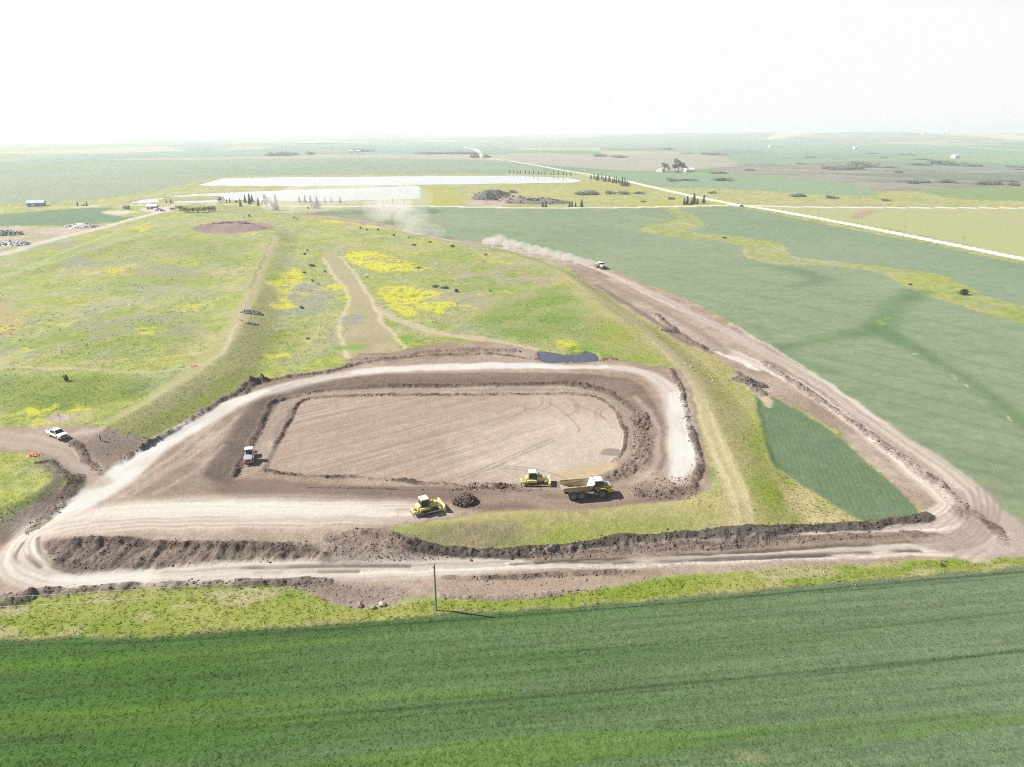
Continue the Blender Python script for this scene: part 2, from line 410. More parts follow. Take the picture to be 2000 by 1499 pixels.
for pts, c_2 in [([(1660,322),(1780,312),(1900,318),(2000,322),(2200,330),(2000,334),(1800,332)], (.15,.20,.16)), ([(1380,296),(1440,291),(1500,296),(1440,302)], (.13,.15,.13)), ([(1560,300),(1700,298),(1760,306),(1640,312)], (.14,.20,.15)), ([(1100,278),(1400,275),(1500,281),(1300,285),(1120,284)], (.15,.20,.16)), ([(330,283),(440,278),(450,290),(380,296)], (.12,.17,.17))]:
    area(pts, c_2, soft=12, warp=False, op=.8)
# meadow between the ponds and the cross road
area([(822,360),(1000,357),(1150,352),(1230,355),(1340,384),(1440,401),(1200,404),(820,402)], grass(.8,.4,.1), .4, .3, 4)
area([(822,366),(880,368),(905,392),(850,400),(822,395)], crop((.30,.28,.06),(.25,.25,.08)), .4, .3, 4, soft=3)
area([(1010,352),(1140,352),(1240,360),(1300,372),(1240,374),(1120,366),(1000,366)], crop((.27,.26,.06),(.22,.23,.08)), .4, .3, 4, soft=3, op=.7)
area([(1230,400),(1330,392),(1390,396),(1440,400),(1300,402)], crop((.30,.28,.05),(.25,.25,.07)), .4, .3, 4, soft=2)
area([(915,398),(935,392),(985,392),(1010,400),(930,403)], dirt(.5), .4, .3, 4)
# pale pasture beyond the white road
area([(1462,403),(1600,406),(2000,408),(2600,411),(2600,606),(2000,501),(1880,476),(1700,441),(1560,418)], lambda i: mixn(v3((.265,.29,.125))[None,:]+0*N_mid[i][:,None], v3((.28,.275,.145))[None,:], .3+.8*N_huge[i]+.3*N_mid[i]), .4, .25, 4)
area([(1672,416),(1690,411),(1720,411),(1700,420),(1680,428),(1662,427)], (.28,.19,.13), .3, .2, 4, op=.8, soft=3)
# large green crop to the right of the haul road
FR_A = (.128,.172,.095); FR_B = (.185,.222,.135)
area([(618,419),(640,410),(740,404),(1000,406),(1260,406),(1300,410),(1322,428),(1258,444),(1256,452),(1330,465),(1400,469),(1448,482),(1455,500),(1500,514),(1600,520),(1700,530),(1757,550),(1780,565),(1850,590),(2000,633),(2600,800),(2900,1400),(2200,1130),(2000,1030),(1900,950),(1800,880),(1700,808),(1600,735),(1510,680),(1420,625),(1330,580),(1240,545),(1180,523),(1100,500),(1000,480),(900,470),(800,452),(740,438),(690,430)], crop(FR_A, FR_B, .45), .75, .22, 2)
area([(1318,411),(1380,404),(1440,405),(1600,437),(1800,475),(2000,516),(2600,622),(2600,720),(2000,598),(1900,565),(1845,540),(1790,530),(1650,513),(1562,503),(1537,494),(1530,480),(1482,467),(1352,454),(1342,449),(1377,439),(1352,420)], crop((.132,.178,.108),(.17,.215,.135), .5), .75, .22, 3)
area([(1262,408),(1318,409),(1352,420),(1377,439),(1342,449),(1352,454),(1482,467),(1530,480),(1537,494),(1562,503),(1650,513),(1790,530),(1845,540),(1900,565),(2000,598),(2600,720),(2600,800),(2000,633),(1850,590),(1780,565),(1757,550),(1700,530),(1600,520),(1500,514),(1455,500),(1448,482),(1400,469),(1330,465),(1256,452),(1258,444),(1322,428),(1300,410)], grass(.45,.15,.2), .7, .35, 8)
for s in [[(1257,447),(1290,458),(1345,455),(1480,470),(1530,490),(1560,506),(1640,517),(1740,537)], [(1452,487),(1460,501),(1500,513)], [(1300,412),(1330,425),(1380,440),(1346,450)]]:
    strip(s, (.34,.31,.2), .6, .5, op=.6)
# darker wet swale and strips in that crop
DKG = lambda i: np.repeat(v3((.075,.135,.055))[None,:], len(i), 0) * (1 + .2 * N_mid[i])[:, None]
strip([(1790,572,7),(1745,600,5),(1715,640,6),(1650,655,4),(1560,672,3),(1490,690,2)], DKG, soft=5, op=.68)
strip([(1715,640,5),(1760,668,5),(1800,690,3),(1880,735,2),(1950,785,2.5),(2010,835,3)], DKG, soft=3, op=.7)
strip([(1500,520,2),(1560,530,6),(1600,545,6),(1560,560,3)], (.085,.13,.08), soft=6, op=.65)
strip([(1470,635,1.5),(1540,690,1.5),(1590,715,2),(1640,730,1)], (.075,.115,.07), soft=3, op=.35)
strip([(1480,610,1),(1700,670,1),(2000,760,1)], (.075,.115,.07), soft=2.5, op=.22)
strip([(760,440,.6),(1000,455,.6),(1130,480,.6),(1160,505,.5)], (.085,.11,.075), soft=2.0, op=.35)
for k in range(11):
    y0 = 470 + k * 36
    strip([(1230 + 30 * k, y0 + 25, .6), (1560 + 25 * k, y0 + 95, .8), (2000 + 20 * k, y0 + 200, .6)], (.07,.105,.065), soft=1.8, op=.34, seed=k)
for p in [(1722,632,9,5),(1735,622,7,3)]:
    area([(p[0]-p[2],p[1]),(p[0],p[1]-p[3]),(p[0]+p[2],p[1]),(p[0],p[1]+p[3])], (.20,.24,.04), soft=1.2, op=.6)
for p in [(1790,692,9,2),(1866,738,3,3),(1892,755,6,4),(1975,818,7,6),(1862,733,3,2)]:
    area([(p[0]-p[2],p[1]-p[3]),(p[0],p[1]-p[3]*.3),(p[0]+p[2],p[1]+p[3]),(p[0],p[1]+p[3]*.4)], (.42,.38,.28), soft=.35, op=.8)
# roads of pale gravel
GRAV = (.62,.59,.54)
strip([(2700,632,5.0),(2300,561,5.0),(2000,506,4.6),(1880,482,4.6),(1700,446,4.6),(1600,427,4.6),(1500,409,4.6),(1440,400,4.6),(1350,383,4.6),(1280,367,4.6),(1200,349,4.6),(1150,341,4.6),(1100,333,4.6),(1040,322,5),(990,314,5)], GRAV, soft=.8, veg=.15, grain=.1, reg=7, streak=.08, sscale=1.2, warp=False)
strip([(985,313,7),(950,309,7),(937,301,8),(930,295,10),(905,287,10)], GRAV, soft=3, reg=7, warp=False, op=.8)
strip([(520,402,4.2),(640,404,4.2),(800,403,4.2),(1000,406,4.2),(1200,406,4.2),(1300,404,4.2),(1440,401,4.2)], (.52,.48,.40), soft=.8, veg=.15, grain=.1, reg=7, warp=False)
strip([(1440,402,4.2),(1600,405,4.2),(1800,406,4.2),(2000,407,4.2),(2700,412,4.2)], (.55,.52,.46), soft=.8, veg=.15, grain=.1, reg=7, warp=False)
strip([(-200,420,2.5),(0,412,2.5),(120,406,2.5),(240,402,2.5),(400,399,2.5),(520,402,2.5)], (.42,.39,.30), soft=.8, reg=7, warp=False)
# left: small crop, gravel yard, gravel road
area([(-400,437),(0,419),(120,409),(226,407),(196,415),(230,423),(283,425),(200,437),(100,441),(0,443),(-400,462)], crop((.095,.155,.085),(.115,.175,.10)), .5, .22, 9)
area([(-300,462),(0,443),(60,447),(160,444),(215,447),(140,458),(60,474),(0,488),(-300,540)], dirt(.45), .4, .3, 17)
area([(-300,452),(0,455),(90,458),(60,466),(0,466),(-300,490)], grass(.7,.3,.3), .5, .4, 17, op=.8)
strip([(-300,560,5),(0,497,4.6),(60,480,4.6),(120,464,4.4),(200,445,4.0),(260,428,3.6),(310,416,4),(345,407,5)], (.40,.365,.31), soft=.9, veg=.2, grain=.15, reg=7, streak=.15, sscale=1.3)
area([(275,408),(345,403),(350,409),(330,414),(290,415)], (.40,.36,.31), soft=2, reg=17)
area([(198,414),(240,412),(272,414),(240,419),(226,420)], (.42,.39,.32), soft=1.2, op=.8)
# west plateau details
WESTTOP = [(540,462,2.5),(522,500,2.8),(497,558,3),(480,600,3.6),(455,645,4.0),(425,690,4.4),(375,735,4.4),(310,780,4.4),(235,822,4)]
area([(-400,720),(0,716),(200,722),(390,716),(455,650),(500,560),(520,500),(530,470),(500,470),(470,530),(430,620),(360,690),(200,700),(-400,690)], grass(.85,.2,.05), .6, .4, 4, soft=6, op=.6)
strip(WESTTOP, lambda i: mixn(v3((.275,.26,.125))[None,:]+0*N_mid[i][:,None], v3((.25,.255,.09))[None,:], .4+.8*N_mid[i]), soft=1.6, op=.85, reg=12)
strip([(540,462,1.6),(522,500,1.6),(497,558,1.8),(480,600,2.6),(462,640,2.2),(440,685,2.2),(395,725,2.2),(330,770,2.4),(270,810,2.2)], (.34,.29,.185), soft=2.2, op=.8, reg=12, streak=.22, sscale=.9)
strip([(532,463,.3),(514,505,.4),(488,565,.3)], (.10,.10,.06), soft=.6, op=.7)
strip([(-200,716,1.0),(0,717,1.0),(150,722,1.0),(300,727,1.0),(400,712,1.0)], (.33,.29,.18), soft=1.4, op=.7, reg=12)
strip([(0,760,.6),(60,735,.7),(30,725,.5)], (.31,.27,.15), soft=1.5, op=.5)
area([(0,590),(30,600),(50,640),(20,655),(-60,660),(-60,600)], (.285,.235,.12), soft=5, op=.8)
area([(200,845),(330,765),(440,690),(500,590),(520,560),(545,600),(520,680),(495,735),(400,795),(305,855)], lambda i: mixn(v3((.195,.190,.088))[None,:]+0*N_mid[i][:,None], v3((.240,.240,.098))[None,:], .4+.6*N_mid[i]+.3*N_fine[i]), 1.1, .6, 4, soft=1.2, op=.9)
area([(230,850),(300,815),(400,760),(470,720),(500,735),(400,798),(306,856)], lambda i: mixn(v3((.17,.19,.04))[None,:]+0*N_mid[i][:,None], v3((.16,.15,.07))[None,:], .3+.7*N_mid[i]), .8, .5, 4, soft=2, op=.8)
area([(0,890),(55,885),(110,930),(95,960),(20,1012),(-200,1060),(-200,890)], grass(.7,.2,.05), .9, .5, 4, soft=1)
area([(-100,730),(60,742),(200,735),(300,742),(280,770),(200,790),(60,800),(-100,790)], lambda i: mixn(v3((.10,.15,.03))[None,:]+0*N_mid[i][:,None], v3((.19,.22,.04))[None,:], .4+.7*N_mid[i]), .9, .5, 4, soft=4, op=.75)
area([(300,470),(390,465),(480,480),(470,520),(380,500),(300,490)], (.13,.17,.05), soft=8, op=.4)
for pts in [[(200,545),(330,510),(400,540),(330,560),(240,570)], [(60,480),(200,470),(300,500),(180,520),(60,510)], [(130,640),(330,610),(400,650),(300,690),(150,700)]]:
    area(pts, (.16,.165,.125), soft=8, op=.55, mod=lambda i: sstep(-.2, .4, N_mid[i] + .5 * N_fine[i]))
# the middle grassland: mown track, flower patches, dry and rosy patches
area([(900,520),(1000,515),(1080,540),(1060,600),(950,620),(870,590),(870,540)], (.245,.205,.155), soft=12, op=.6, mod=lambda i: sstep(-.5, .3, N_mid[i]))
area([(560,560),(640,560),(640,600),(560,610)], (.20,.19,.17), soft=6, op=.6)
area([(960,600),(1110,560),(1180,640),(1170,690),(1100,680),(1000,660),(940,640)], lambda i: mixn(v3((.12,.19,.035))[None,:]+0*N_mid[i][:,None], v3((.19,.22,.07))[None,:], .4+.9*N_mid[i]), .8, .5, 4, soft=8, op=.75)
area([(1150,600),(1200,600),(1290,680),(1310,705),(1210,700),(1170,660)], lambda i: mixn(v3((.20,.23,.04))[None,:]+0*N_mid[i][:,None], v3((.24,.22,.10))[None,:], .4+.7*N_mid[i]), .8, .4, 4, soft=5, op=.8)
MOW = lambda i: mixn(v3((.290,.238,.168))[None,:]+0*N_mid[i][:,None], v3((.22,.20,.10))[None,:], .35+.7*N_mid[i]+.3*N_fine[i])
strip([(640,495,4.5),(662,525,5),(690,555,5),(710,590,5.2),(720,625,6.5),(715,660,8),(712,690,7.5)], MOW, soft=1.6, op=.85, reg=16, veg=.5, grain=.35)
strip([(735,600,2.0),(775,625,2),(820,640,2.1),(880,655,2.2),(940,663,2.6),(1010,678,3),(1050,690,3)], (.345,.29,.20), soft=1.1, op=.95, reg=16, streak=.2, sscale=.8)
strip([(775,690,1.6),(760,665,1.6),(745,635,1.6)], MOW, soft=1.3, op=.8, reg=16)
for s in [[(631,503),(650,535),(670,560),(682,585),(675,605),(662,640),(668,668),(680,700)], [(664,500),(690,530),(712,565),(732,597),(748,630),(775,662),(800,690)]]:
    strip(s, (.41,.36,.235), .8, .9, op=.75, reg=16)
area([(664,622),(690,613),(712,620),(700,632),(672,633)], lambda i: np.repeat(v3((.16,.17,.20))[None,:], len(i), 0), soft=1.2, op=.75, mod=lambda i: sstep(-.5,.1,N_fine[i]))
YEL = lambda i: mixn(v3((.50,.465,.03))[None,:]+0*N_mid[i][:,None], v3((.34,.33,.03))[None,:], .35+.8*N_fine[i])
for pts in [[(668,495),(722,491),(772,503),(820,518),(846,523),(840,528),(765,530),(745,531),(712,523),(690,512)],
            [(738,566),(790,559),(832,568),(862,572),(822,588),(850,590),(893,590),(880,608),(850,612),(826,602),(812,614),(792,617),(762,598)],
            [(565,528),(590,530),(596,548),(574,560),(558,585),(582,600),(560,604),(530,598),(546,580),(540,562),(520,550),(545,547)],
            [(640,557),(672,558),(676,566),(645,568)], [(645,592),(678,578),(682,586),(650,593)], [(890,556),(918,554),(905,560)], [(757,622),(770,624),(766,628)],
            [(1095,545),(1110,548),(1122,560),(1100,562),(1090,552)], [(20,812),(90,786),(172,797),(165,810),(135,803),(100,803),(80,815),(85,828),(30,828)],
            [(525,690),(560,686),(570,697),(530,703)], [(212,528),(240,526),(238,535),(220,537)], [(275,640),(320,642),(310,652),(270,650)],
            [(250,450),(290,440),(295,448),(265,456)], [(598,420),(700,433),(760,448),(700,442),(600,428)], [(1090,665),(1120,667),(1132,680),(1105,684),(1095,675)]]:
    area(pts, YEL, .8, .45, None, soft=2.0, op=.9, mod=(lambda i: sstep(-.6, .15, N_fine[i] + .5 * N_mid[i])) if len(pts) > 9 and pts[0][0] > 500 else (lambda i: sstep(-.35, .5, N_fine[i] + .3 * N_mid[i])))
big = np.nonzero((RR < 520) & (REG == 0))[0]
put(big, sstep(.55, .8, fbm(X[big], Y[big], 25, 5, 66)) * sstep(.0, .5, N_fine[big]) * .8, YEL(big))
area([(95,815),(120,806),(145,812),(130,824),(100,824)], dirt(.4), .5, .3, None, soft=.8)
for s in [(690,679,30,7),(660,681,20,4),(775,634,10,5),(795,659,18,6)]:
    area([(s[0]-s[2],s[1]),(s[0],s[1]-s[3]),(s[0]+s[2],s[1]),(s[0],s[1]+s[3])], (.12,.24,.03), soft=1.5, op=.7)
# east perimeter bank and its two-track
area([(1070,512),(1180,575),(1300,645),(1395,690),(1440,728),(1480,780),(1500,850),(1530,930),(1540,1000),(1530,1030),(1440,1032),(1300,1040),(1100,1065),(900,1075),(780,1040),(1000,1000),(1350,985),(1400,950),(1385,880),(1350,760),(1320,715),(1210,640),(1120,575)], lambda i: mixn(v3((.235,.235,.075))[None,:]+0*N_mid[i][:,None], v3((.285,.25,.125))[None,:], .45+.7*N_mid[i]+.35*N_fine[i]), .8, .5, 4, soft=2)
area([(1480,800),(1500,880),(1530,950),(1538,1020),(1500,1030),(1470,960),(1460,900),(1468,840)], lambda i: mixn(v3((.18,.23,.03))[None,:]+0*N_mid[i][:,None], v3((.23,.24,.06))[None,:], .4+.7*N_mid[i]), .8, .4, 4, soft=3, op=.85)
area([(1030,1075),(1100,1030),(1200,1015),(1350,1020),(1300,1045),(1150,1062)], lambda i: mixn(v3((.15,.21,.025))[None,:]+0*N_mid[i][:,None], v3((.23,.22,.07))[None,:], .35+.8*N_mid[i]), .9, .5, 4, soft=2, op=.8)
area([(780,1045),(900,1020),(1000,1020),(1020,1060),(920,1078),(850,1065)], lambda i: mixn(v3((.15,.145,.07))[None,:]+0*N_mid[i][:,None], DIRT[None,:], .2+.8*N_mid[i]), 1.0, .6, 4, soft=2, op=.8)
area([(900,1003),(1050,985),(1200,978),(1330,972),(1440,965),(1440,985),(1300,992),(1100,1000),(950,1015),(850,1020)], lambda i: mixn(v3((.34,.285,.145))[None,:]+0*N_mid[i][:,None], v3((.25,.235,.08))[None,:], .4+.8*N_mid[i]), .5, .35, 4, soft=2, op=.8)
TT = (.335,.292,.17)
strip([(1070,512),(1150,568),(1230,622),(1300,682),(1345,732),(1376,800),(1402,880),(1432,950),(1446,1005),(1450,1034)], (.285,.262,.13), 2.4, 1.2, op=.8, reg=12)
for off in (-7, 8):
    strip([(1070+off*.3,512),(1150+off*.5,568),(1230+off*.6,622),(1300+off*.8,682),(1345+off,732),(1376+off*1.3,800),(1402+off*1.5,880),(1432+off*1.7,950),(1446+off*1.8,1005),(1450+off*1.8,1034)], TT, 1.0, .7, op=.95, reg=12, streak=.2)
area([(1500,895),(1530,925),(1562,945),(1600,965),(1680,1012),(1610,1030),(1548,1030),(1536,985),(1522,930)], lambda i: mixn(v3((.34,.29,.16))[None,:]+0*N_mid[i][:,None], v3((.22,.23,.06))[None,:], .35+.9*N_mid[i]), .6, .4, 11, soft=1)
def rows(i):
    c = crop((.088,.132,.068),(.122,.163,.095))(i)
    s = X[i] * math.cos(R(-14)) + Y[i] * math.sin(R(-14))
    return c * (1 + .07 * np.sin(s * 2 * math.pi / 1.15 + 1.2 * N_mid[i]))[:, None]
area([(1478,772),(1512,778),(1600,828),(1650,862),(1700,912),(1750,952),(1792,1000),(1775,1014),(1690,1018),(1620,980),(1560,943),(1510,900),(1495,850),(1482,805)], rows, .9, .3, 14, soft=.5)
area([(1483,775),(1506,777),(1503,797),(1492,790)], (.36,.29,.2), soft=.6)
strip([(1480,780,.4),(1490,830,.5),(1505,885,.5),(1522,915,.4)], (.05,.09,.025), soft=.7, op=.7)
# ---- near field and its verge
area([(-900,1240),(0,1176),(60,1166),(200,1156),(400,1142),(560,1140),(620,1165),(690,1186),(770,1182),(870,1174),(1000,1172),(1180,1152),(1270,1132),(1500,1113),(1700,1101),(1900,1091),(2000,1086),(2900,1050),(2900,1090),(2000,1108),(1700,1133),(1300,1171),(860,1201),(600,1223),(300,1243),(0,1250),(-900,1290)],
     lambda i: mixn(mixn(v3((.148,.195,.026))[None,:]+0*N_mid[i][:,None], v3((.225,.232,.06))[None,:], .45+.9*N_mid[i]), v3((.30,.26,.155))[None,:], sstep(.05,.6, fbm(X[i]*.5,Y[i],5,4,81)) * .75), .9, .45, 11, soft=.6)
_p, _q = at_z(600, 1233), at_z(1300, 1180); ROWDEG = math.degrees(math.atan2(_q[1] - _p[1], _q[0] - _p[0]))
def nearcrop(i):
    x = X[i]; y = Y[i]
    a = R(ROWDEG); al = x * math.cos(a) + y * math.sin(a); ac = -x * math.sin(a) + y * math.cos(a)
    c = mixn(v3((.046,.098,.018))[None,:] + 0 * x[:, None], v3((.112,.150,.084))[None,:], .48 + .0078 * x + .22 * N_huge[i] + .16 * fbm(al * .06, ac, 2.6, 4, 82))  # greyer to the right: view-dependent sun sheen put into the crop colour
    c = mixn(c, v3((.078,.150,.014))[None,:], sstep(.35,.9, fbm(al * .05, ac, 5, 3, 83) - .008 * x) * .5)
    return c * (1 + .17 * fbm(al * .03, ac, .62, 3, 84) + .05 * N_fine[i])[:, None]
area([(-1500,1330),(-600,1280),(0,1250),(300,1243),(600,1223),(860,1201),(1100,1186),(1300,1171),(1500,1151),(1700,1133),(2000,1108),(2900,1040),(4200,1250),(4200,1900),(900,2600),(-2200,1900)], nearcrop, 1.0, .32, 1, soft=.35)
near_idx = np.nonzero(REG == 1)[0]
near_behind = np.nonzero((Y < 62) & (RR < 400))[0]
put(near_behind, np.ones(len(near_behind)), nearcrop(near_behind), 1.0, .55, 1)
dN = fbm(X[near_idx], Y[near_idx], .9, 3, 85); DZ[near_idx] += .06 * dN * np.clip(1.3 - RR[near_idx] / 130, .2, 1)
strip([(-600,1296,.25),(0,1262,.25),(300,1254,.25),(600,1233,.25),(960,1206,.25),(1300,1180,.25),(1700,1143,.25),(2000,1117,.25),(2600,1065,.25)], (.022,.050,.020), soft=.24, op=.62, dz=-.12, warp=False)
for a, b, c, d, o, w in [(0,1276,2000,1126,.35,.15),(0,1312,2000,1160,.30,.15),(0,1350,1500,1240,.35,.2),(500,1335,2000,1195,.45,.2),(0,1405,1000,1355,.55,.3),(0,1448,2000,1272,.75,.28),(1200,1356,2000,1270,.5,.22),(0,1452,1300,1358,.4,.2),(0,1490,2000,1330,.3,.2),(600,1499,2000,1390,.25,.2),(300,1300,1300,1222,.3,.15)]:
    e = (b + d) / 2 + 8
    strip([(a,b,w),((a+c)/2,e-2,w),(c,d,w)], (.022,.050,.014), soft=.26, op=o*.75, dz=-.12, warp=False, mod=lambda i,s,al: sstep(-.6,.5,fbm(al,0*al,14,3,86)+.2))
for a, b, c, d, o in [(0,1400,1000,1348,.28),(0,1425,700,1398,.2)]:
    strip([(a,b,1.0),((a+c)/2,(b+d)/2+4,1.0),(c,d,.8)], (.10,.18,.012), soft=1.2, op=o, mod=lambda i,s,al: sstep(-.4,.4,fbm(al,0*al,18,3,87)))
area([(1430,1455),(1480,1452),(1490,1470),(1500,1490),(1460,1492),(1350,1499),(1440,1478)], (.19,.19,.10), soft=.7, op=.6, mod=lambda i: sstep(-.2,.4,N_fine[i]))
strip([(-300,1262,.5),(0,1248,.5),(300,1241,.5),(600,1221,.5),(860,1199,.5),(1100,1184,.5),(1300,1169,.45),(1500,1149,.4),(1700,1131,.4),(2000,1106,.4)], (.20,.18,.085), soft=.5, op=.7, dz=.35, mod=lambda i,s,al: sstep(-.7,.3,fbm(al,s,2.5,3,88)))
# ---- bare earth
NEARD = [(2300,1100),(2050,1088),(1900,1090),(1700,1100),(1500,1112),(1300,1126),(1265,1130),(1180,1150),(1000,1171),(870,1173),(850,1166),(775,1165),(768,1181),(690,1186),(645,1176),(590,1152),(560,1139),(400,1141),(200,1155),(60,1166),(0,1182),(-150,1200),(-150,1040),(0,1045),(60,1030),(100,1010),(200,1000),(560,1010),(760,1030),(800,1052),(860,1070),(1000,1081),(1100,1074),(1200,1060),(1350,1042),(1500,1036),(1600,1032),(1815,1014),(1792,992),(1740,945),(1700,905),(1640,845),(1560,800),(1512,776),(1482,775),(1440,727),(1392,692),(1330,668),(1270,631),(1210,592),(1160,562),(1110,522),(1070,508),(1000,492),(900,478),(800,455),(745,444),(590,424),(590,416),(690,428),(742,434),(800,450),(900,470),(1000,481),(1100,500),(1180,523),(1240,545),(1330,580),(1420,626),(1510,681),(1600,736),(1700,809),(1800,881),(1900,951),(1990,1022),(2060,1060),(2300,1090)]
area(NEARD, dirt(.2), .9, .55, 5, soft=.4, smooth=0)
SITED = [(300,858),(390,804),(470,758),(500,745),(600,728),(680,714),(700,690),(760,690),(800,680),(850,671),(950,667),(1000,674),(1050,688),(1062,704),(1165,705),(1200,700),(1262,713),(1330,722),(1352,765),(1372,850),(1386,930),(1390,955),(1350,975),(1200,989),(1050,994),(950,999),(880,1015),(760,1030),(780,1050),(860,1072),(700,1110),(100,1130),(0,1100),(0,1045),(60,1000),(130,945)]
area(SITED, dirt(0), .9, .55, 6, soft=.4, smooth=0)
area([(-200,836),(0,836),(100,836),(170,832),(205,838),(250,850),(300,860),(310,880),(200,965),(130,1015),(60,1035),(0,1050),(0,1032),(80,975),(128,945),(120,915),(90,893),(0,882),(-200,885)], dirt(-.05), .8, .35, 18, soft=.4)
area([(205,838),(250,850),(300,862),(255,900),(215,930),(190,905),(165,870),(190,850)], (.12,.092,.078), soft=1.2, op=.6, mod=lambda i: sstep(-.5,.3,N_mid[i]))
area([(75,898),(100,893),(118,905),(128,930),(100,960),(60,990),(90,950),(98,925)], (.13,.105,.095), soft=.8, op=.7)
# darker inner slopes of the cell
DK = lambda i: mixn(v3((.122,.091,.071))[None,:]+0*N_mid[i][:,None], v3((.168,.126,.098))[None,:], .4+.6*N_str[i]+.3*N_mid[i])
area([(455,945),(400,930),(420,880),(470,810),(540,752),(650,738),(800,730),(1000,727),(1180,733),(1250,752),(1290,810),(1305,880),(1295,920),(1250,905),(1230,830),(1190,775),(1100,755),(900,757),(650,763),(550,785),(515,830),(485,890)], DK, .9, .55, 6, soft=1.0, smooth=2)
area([(470,935),(700,948),(1000,952),(1180,975),(1340,950),(1360,965),(1200,990),(950,998),(850,985),(500,975),(420,965)], lambda i: mixn(v3((.135,.098,.078))[None,:]+0*N_mid[i][:,None], v3((.175,.125,.098))[None,:], .4+.6*N_str[i]), .8, .35, 6, soft=1.0)
area([(250,965),(330,915),(400,905),(470,930),(430,960),(330,972)], lambda i: DK(i), soft=2, op=.55)
# floor of the cell
def floorcol(i):
    c = mixn(v3((.262,.203,.160))[None,:]+0*N_mid[i][:,None], v3((.39,.33,.27))[None,:], .35 + .012 * (X[i] - 8) + .5 * N_big[i] + .2 * N_mid[i])
    a = R(35); u = -X[i] * math.sin(a) + Y[i] * math.cos(a); v = X[i] * math.cos(a) + Y[i] * math.sin(a)
    c = c * (1 + .22 * fbm(u * 1.6, v * .05, 1.0, 3, 89) * sstep(30, -20, X[i]))[:, None]
    return c * (1 + .06 * N_fine[i])[:, None]
area([(520,905),(560,845),(588,788),(660,775),(900,772),(1140,773),(1195,798),(1218,850),(1213,890),(1180,925),(1010,950),(930,952),(700,936),(540,926)], floorcol, .7, .38, 6, soft=.5)
area([(1020,900),(1110,860),(1180,840),(1210,880),(1195,905),(1100,925),(1010,920)], lambda i: v3((.36,.31,.265))[None,:]*(1+.08*N_mid[i])[:,None], soft=3, op=.6)
area([(1080,925),(1130,915),(1170,905),(1205,903),(1195,915),(1165,930),(1110,938)], lambda i: np.repeat(v3((.34,.27,.16))[None,:],len(i),0), soft=.7, op=.85, veg=.05)
area([(1168,885),(1180,875),(1215,880),(1215,892),(1185,890)], DIRT_D, soft=.5, op=.6)
TR = (.20,.155,.125)
for s in [[(1060,775),(1058,790),(1045,800),(1030,797)],[(1075,778),(1074,793),(1055,802)],[(1108,776),(1122,790),(1125,802),(1115,810),(1100,812)],[(1118,778),(1130,795),(1128,808)],[(1165,815),(1162,806),(1172,797),(1190,795)],[(1180,818),(1172,808),(1180,800),(1195,797)],[(1065,783),(1100,805),(1130,835),(1128,845)],[(1128,792),(1160,805),(1185,820)],[(1000,792),(1025,795),(1022,805),(985,820)],[(905,938),(960,915),(1020,888),(1080,862)],[(900,933),(955,910),(1015,884),(1075,858)],[(970,912),(1010,912),(1060,920),(1105,935)],[(965,916),(1010,917),(1055,926)],[(820,882),(850,868),(870,858)],[(700,842),(730,828)]]:
    strip(s, (.165,.122,.095), .28, .35, op=.55, warp=False)
# haul ring, pale compacted
def palecol(i): return mixn(v3((.40,.365,.32))[None,:]+0*N_mid[i][:,None], v3((.465,.455,.425))[None,:], .5+.7*N_mid[i])
strip([(70,1035,3.0),(120,1010,3.0),(210,948,3.6),(290,884,3.2),(370,838,3.0),(450,793,2.8),(520,765,2.6),(600,745,2.4),(700,728,2.6),(800,720,3.0),(900,716,3.0),(1000,714,2.8),(1100,715,2.3),(1200,719,2.2),(1268,733,2.4),(1310,765,2.8),(1326,810,3.0),(1333,860,3.0),(1334,905,2.8),(1322,935,2.0)], (.40,.355,.31), soft=1.6, veg=.3, grain=.14, reg=15, streak=.22, sscale=.7)
strip([(130,1003,2.4),(210,948,3.7),(290,884,3.4),(370,836,3.0),(450,790,2.3),(520,762,1.2)], palecol, soft=.9, veg=.25, grain=.12, reg=15, streak=.10, sscale=.5)
strip([(690,728,1.3),(760,722,2.4),(900,716,2.7),(1000,714,2.5),(1100,716,1.8),(1190,719,1.0)], palecol, soft=.9, veg=.25, grain=.12, reg=15, streak=.08, sscale=.5)
strip([(1322,770,2.0),(1328,810,2.7),(1334,860,2.7),(1335,905,2.5),(1328,925,1.6)], palecol, soft=.8, veg=.25, grain=.12, reg=15, streak=.08, sscale=.5)
strip([(850,706,2.0),(950,700,2.2),(1040,706,1.8),(1120,712,1.0)], (.26,.205,.165), soft=1, op=.7, streak=.2)
# pale wide lane on the near side
strip([(70,1035,3),(150,1020,4.5),(250,1008,5.5),(400,1002,5.5),(560,1000,5.5),(700,1000,4.5),(800,998,3.5),(860,1000,2)], (.40,.35,.30), soft=2.4, veg=.4, grain=.18, reg=6, streak=.34, sscale=.65, op=.95)
strip([(140,1012,1),(250,998,2.5),(400,992,2.8),(560,993,2.6),(700,996,1.6),(760,998,.6)], lambda i: np.repeat(v3((.46,.43,.365))[None,:],len(i),0), soft=1.6, streak=.16, sscale=.5, op=.85)
for k, y in enumerate((972, 980, 1012, 1020, 1027, 1034)):
    strip([(180,y+8,.2),(350,y,.25),(560,y-1,.25),(780,y-2,.2)], (.17,.13,.105), soft=.45, op=.5, mod=lambda i,s,al: sstep(-.5,.5,fbm(al,0*al,10,3,95+k)))
for k, (a, b) in enumerate([((230,960),(450,800)),((260,965),(470,810)),((200,990),(420,845)),((300,965),(440,870))]):
    strip([a+(.3,),((a[0]+b[0])/2+6,(a[1]+b[1])/2+6,.35),b+(.3,)], (.40,.35,.30), soft=1.0, op=.45)
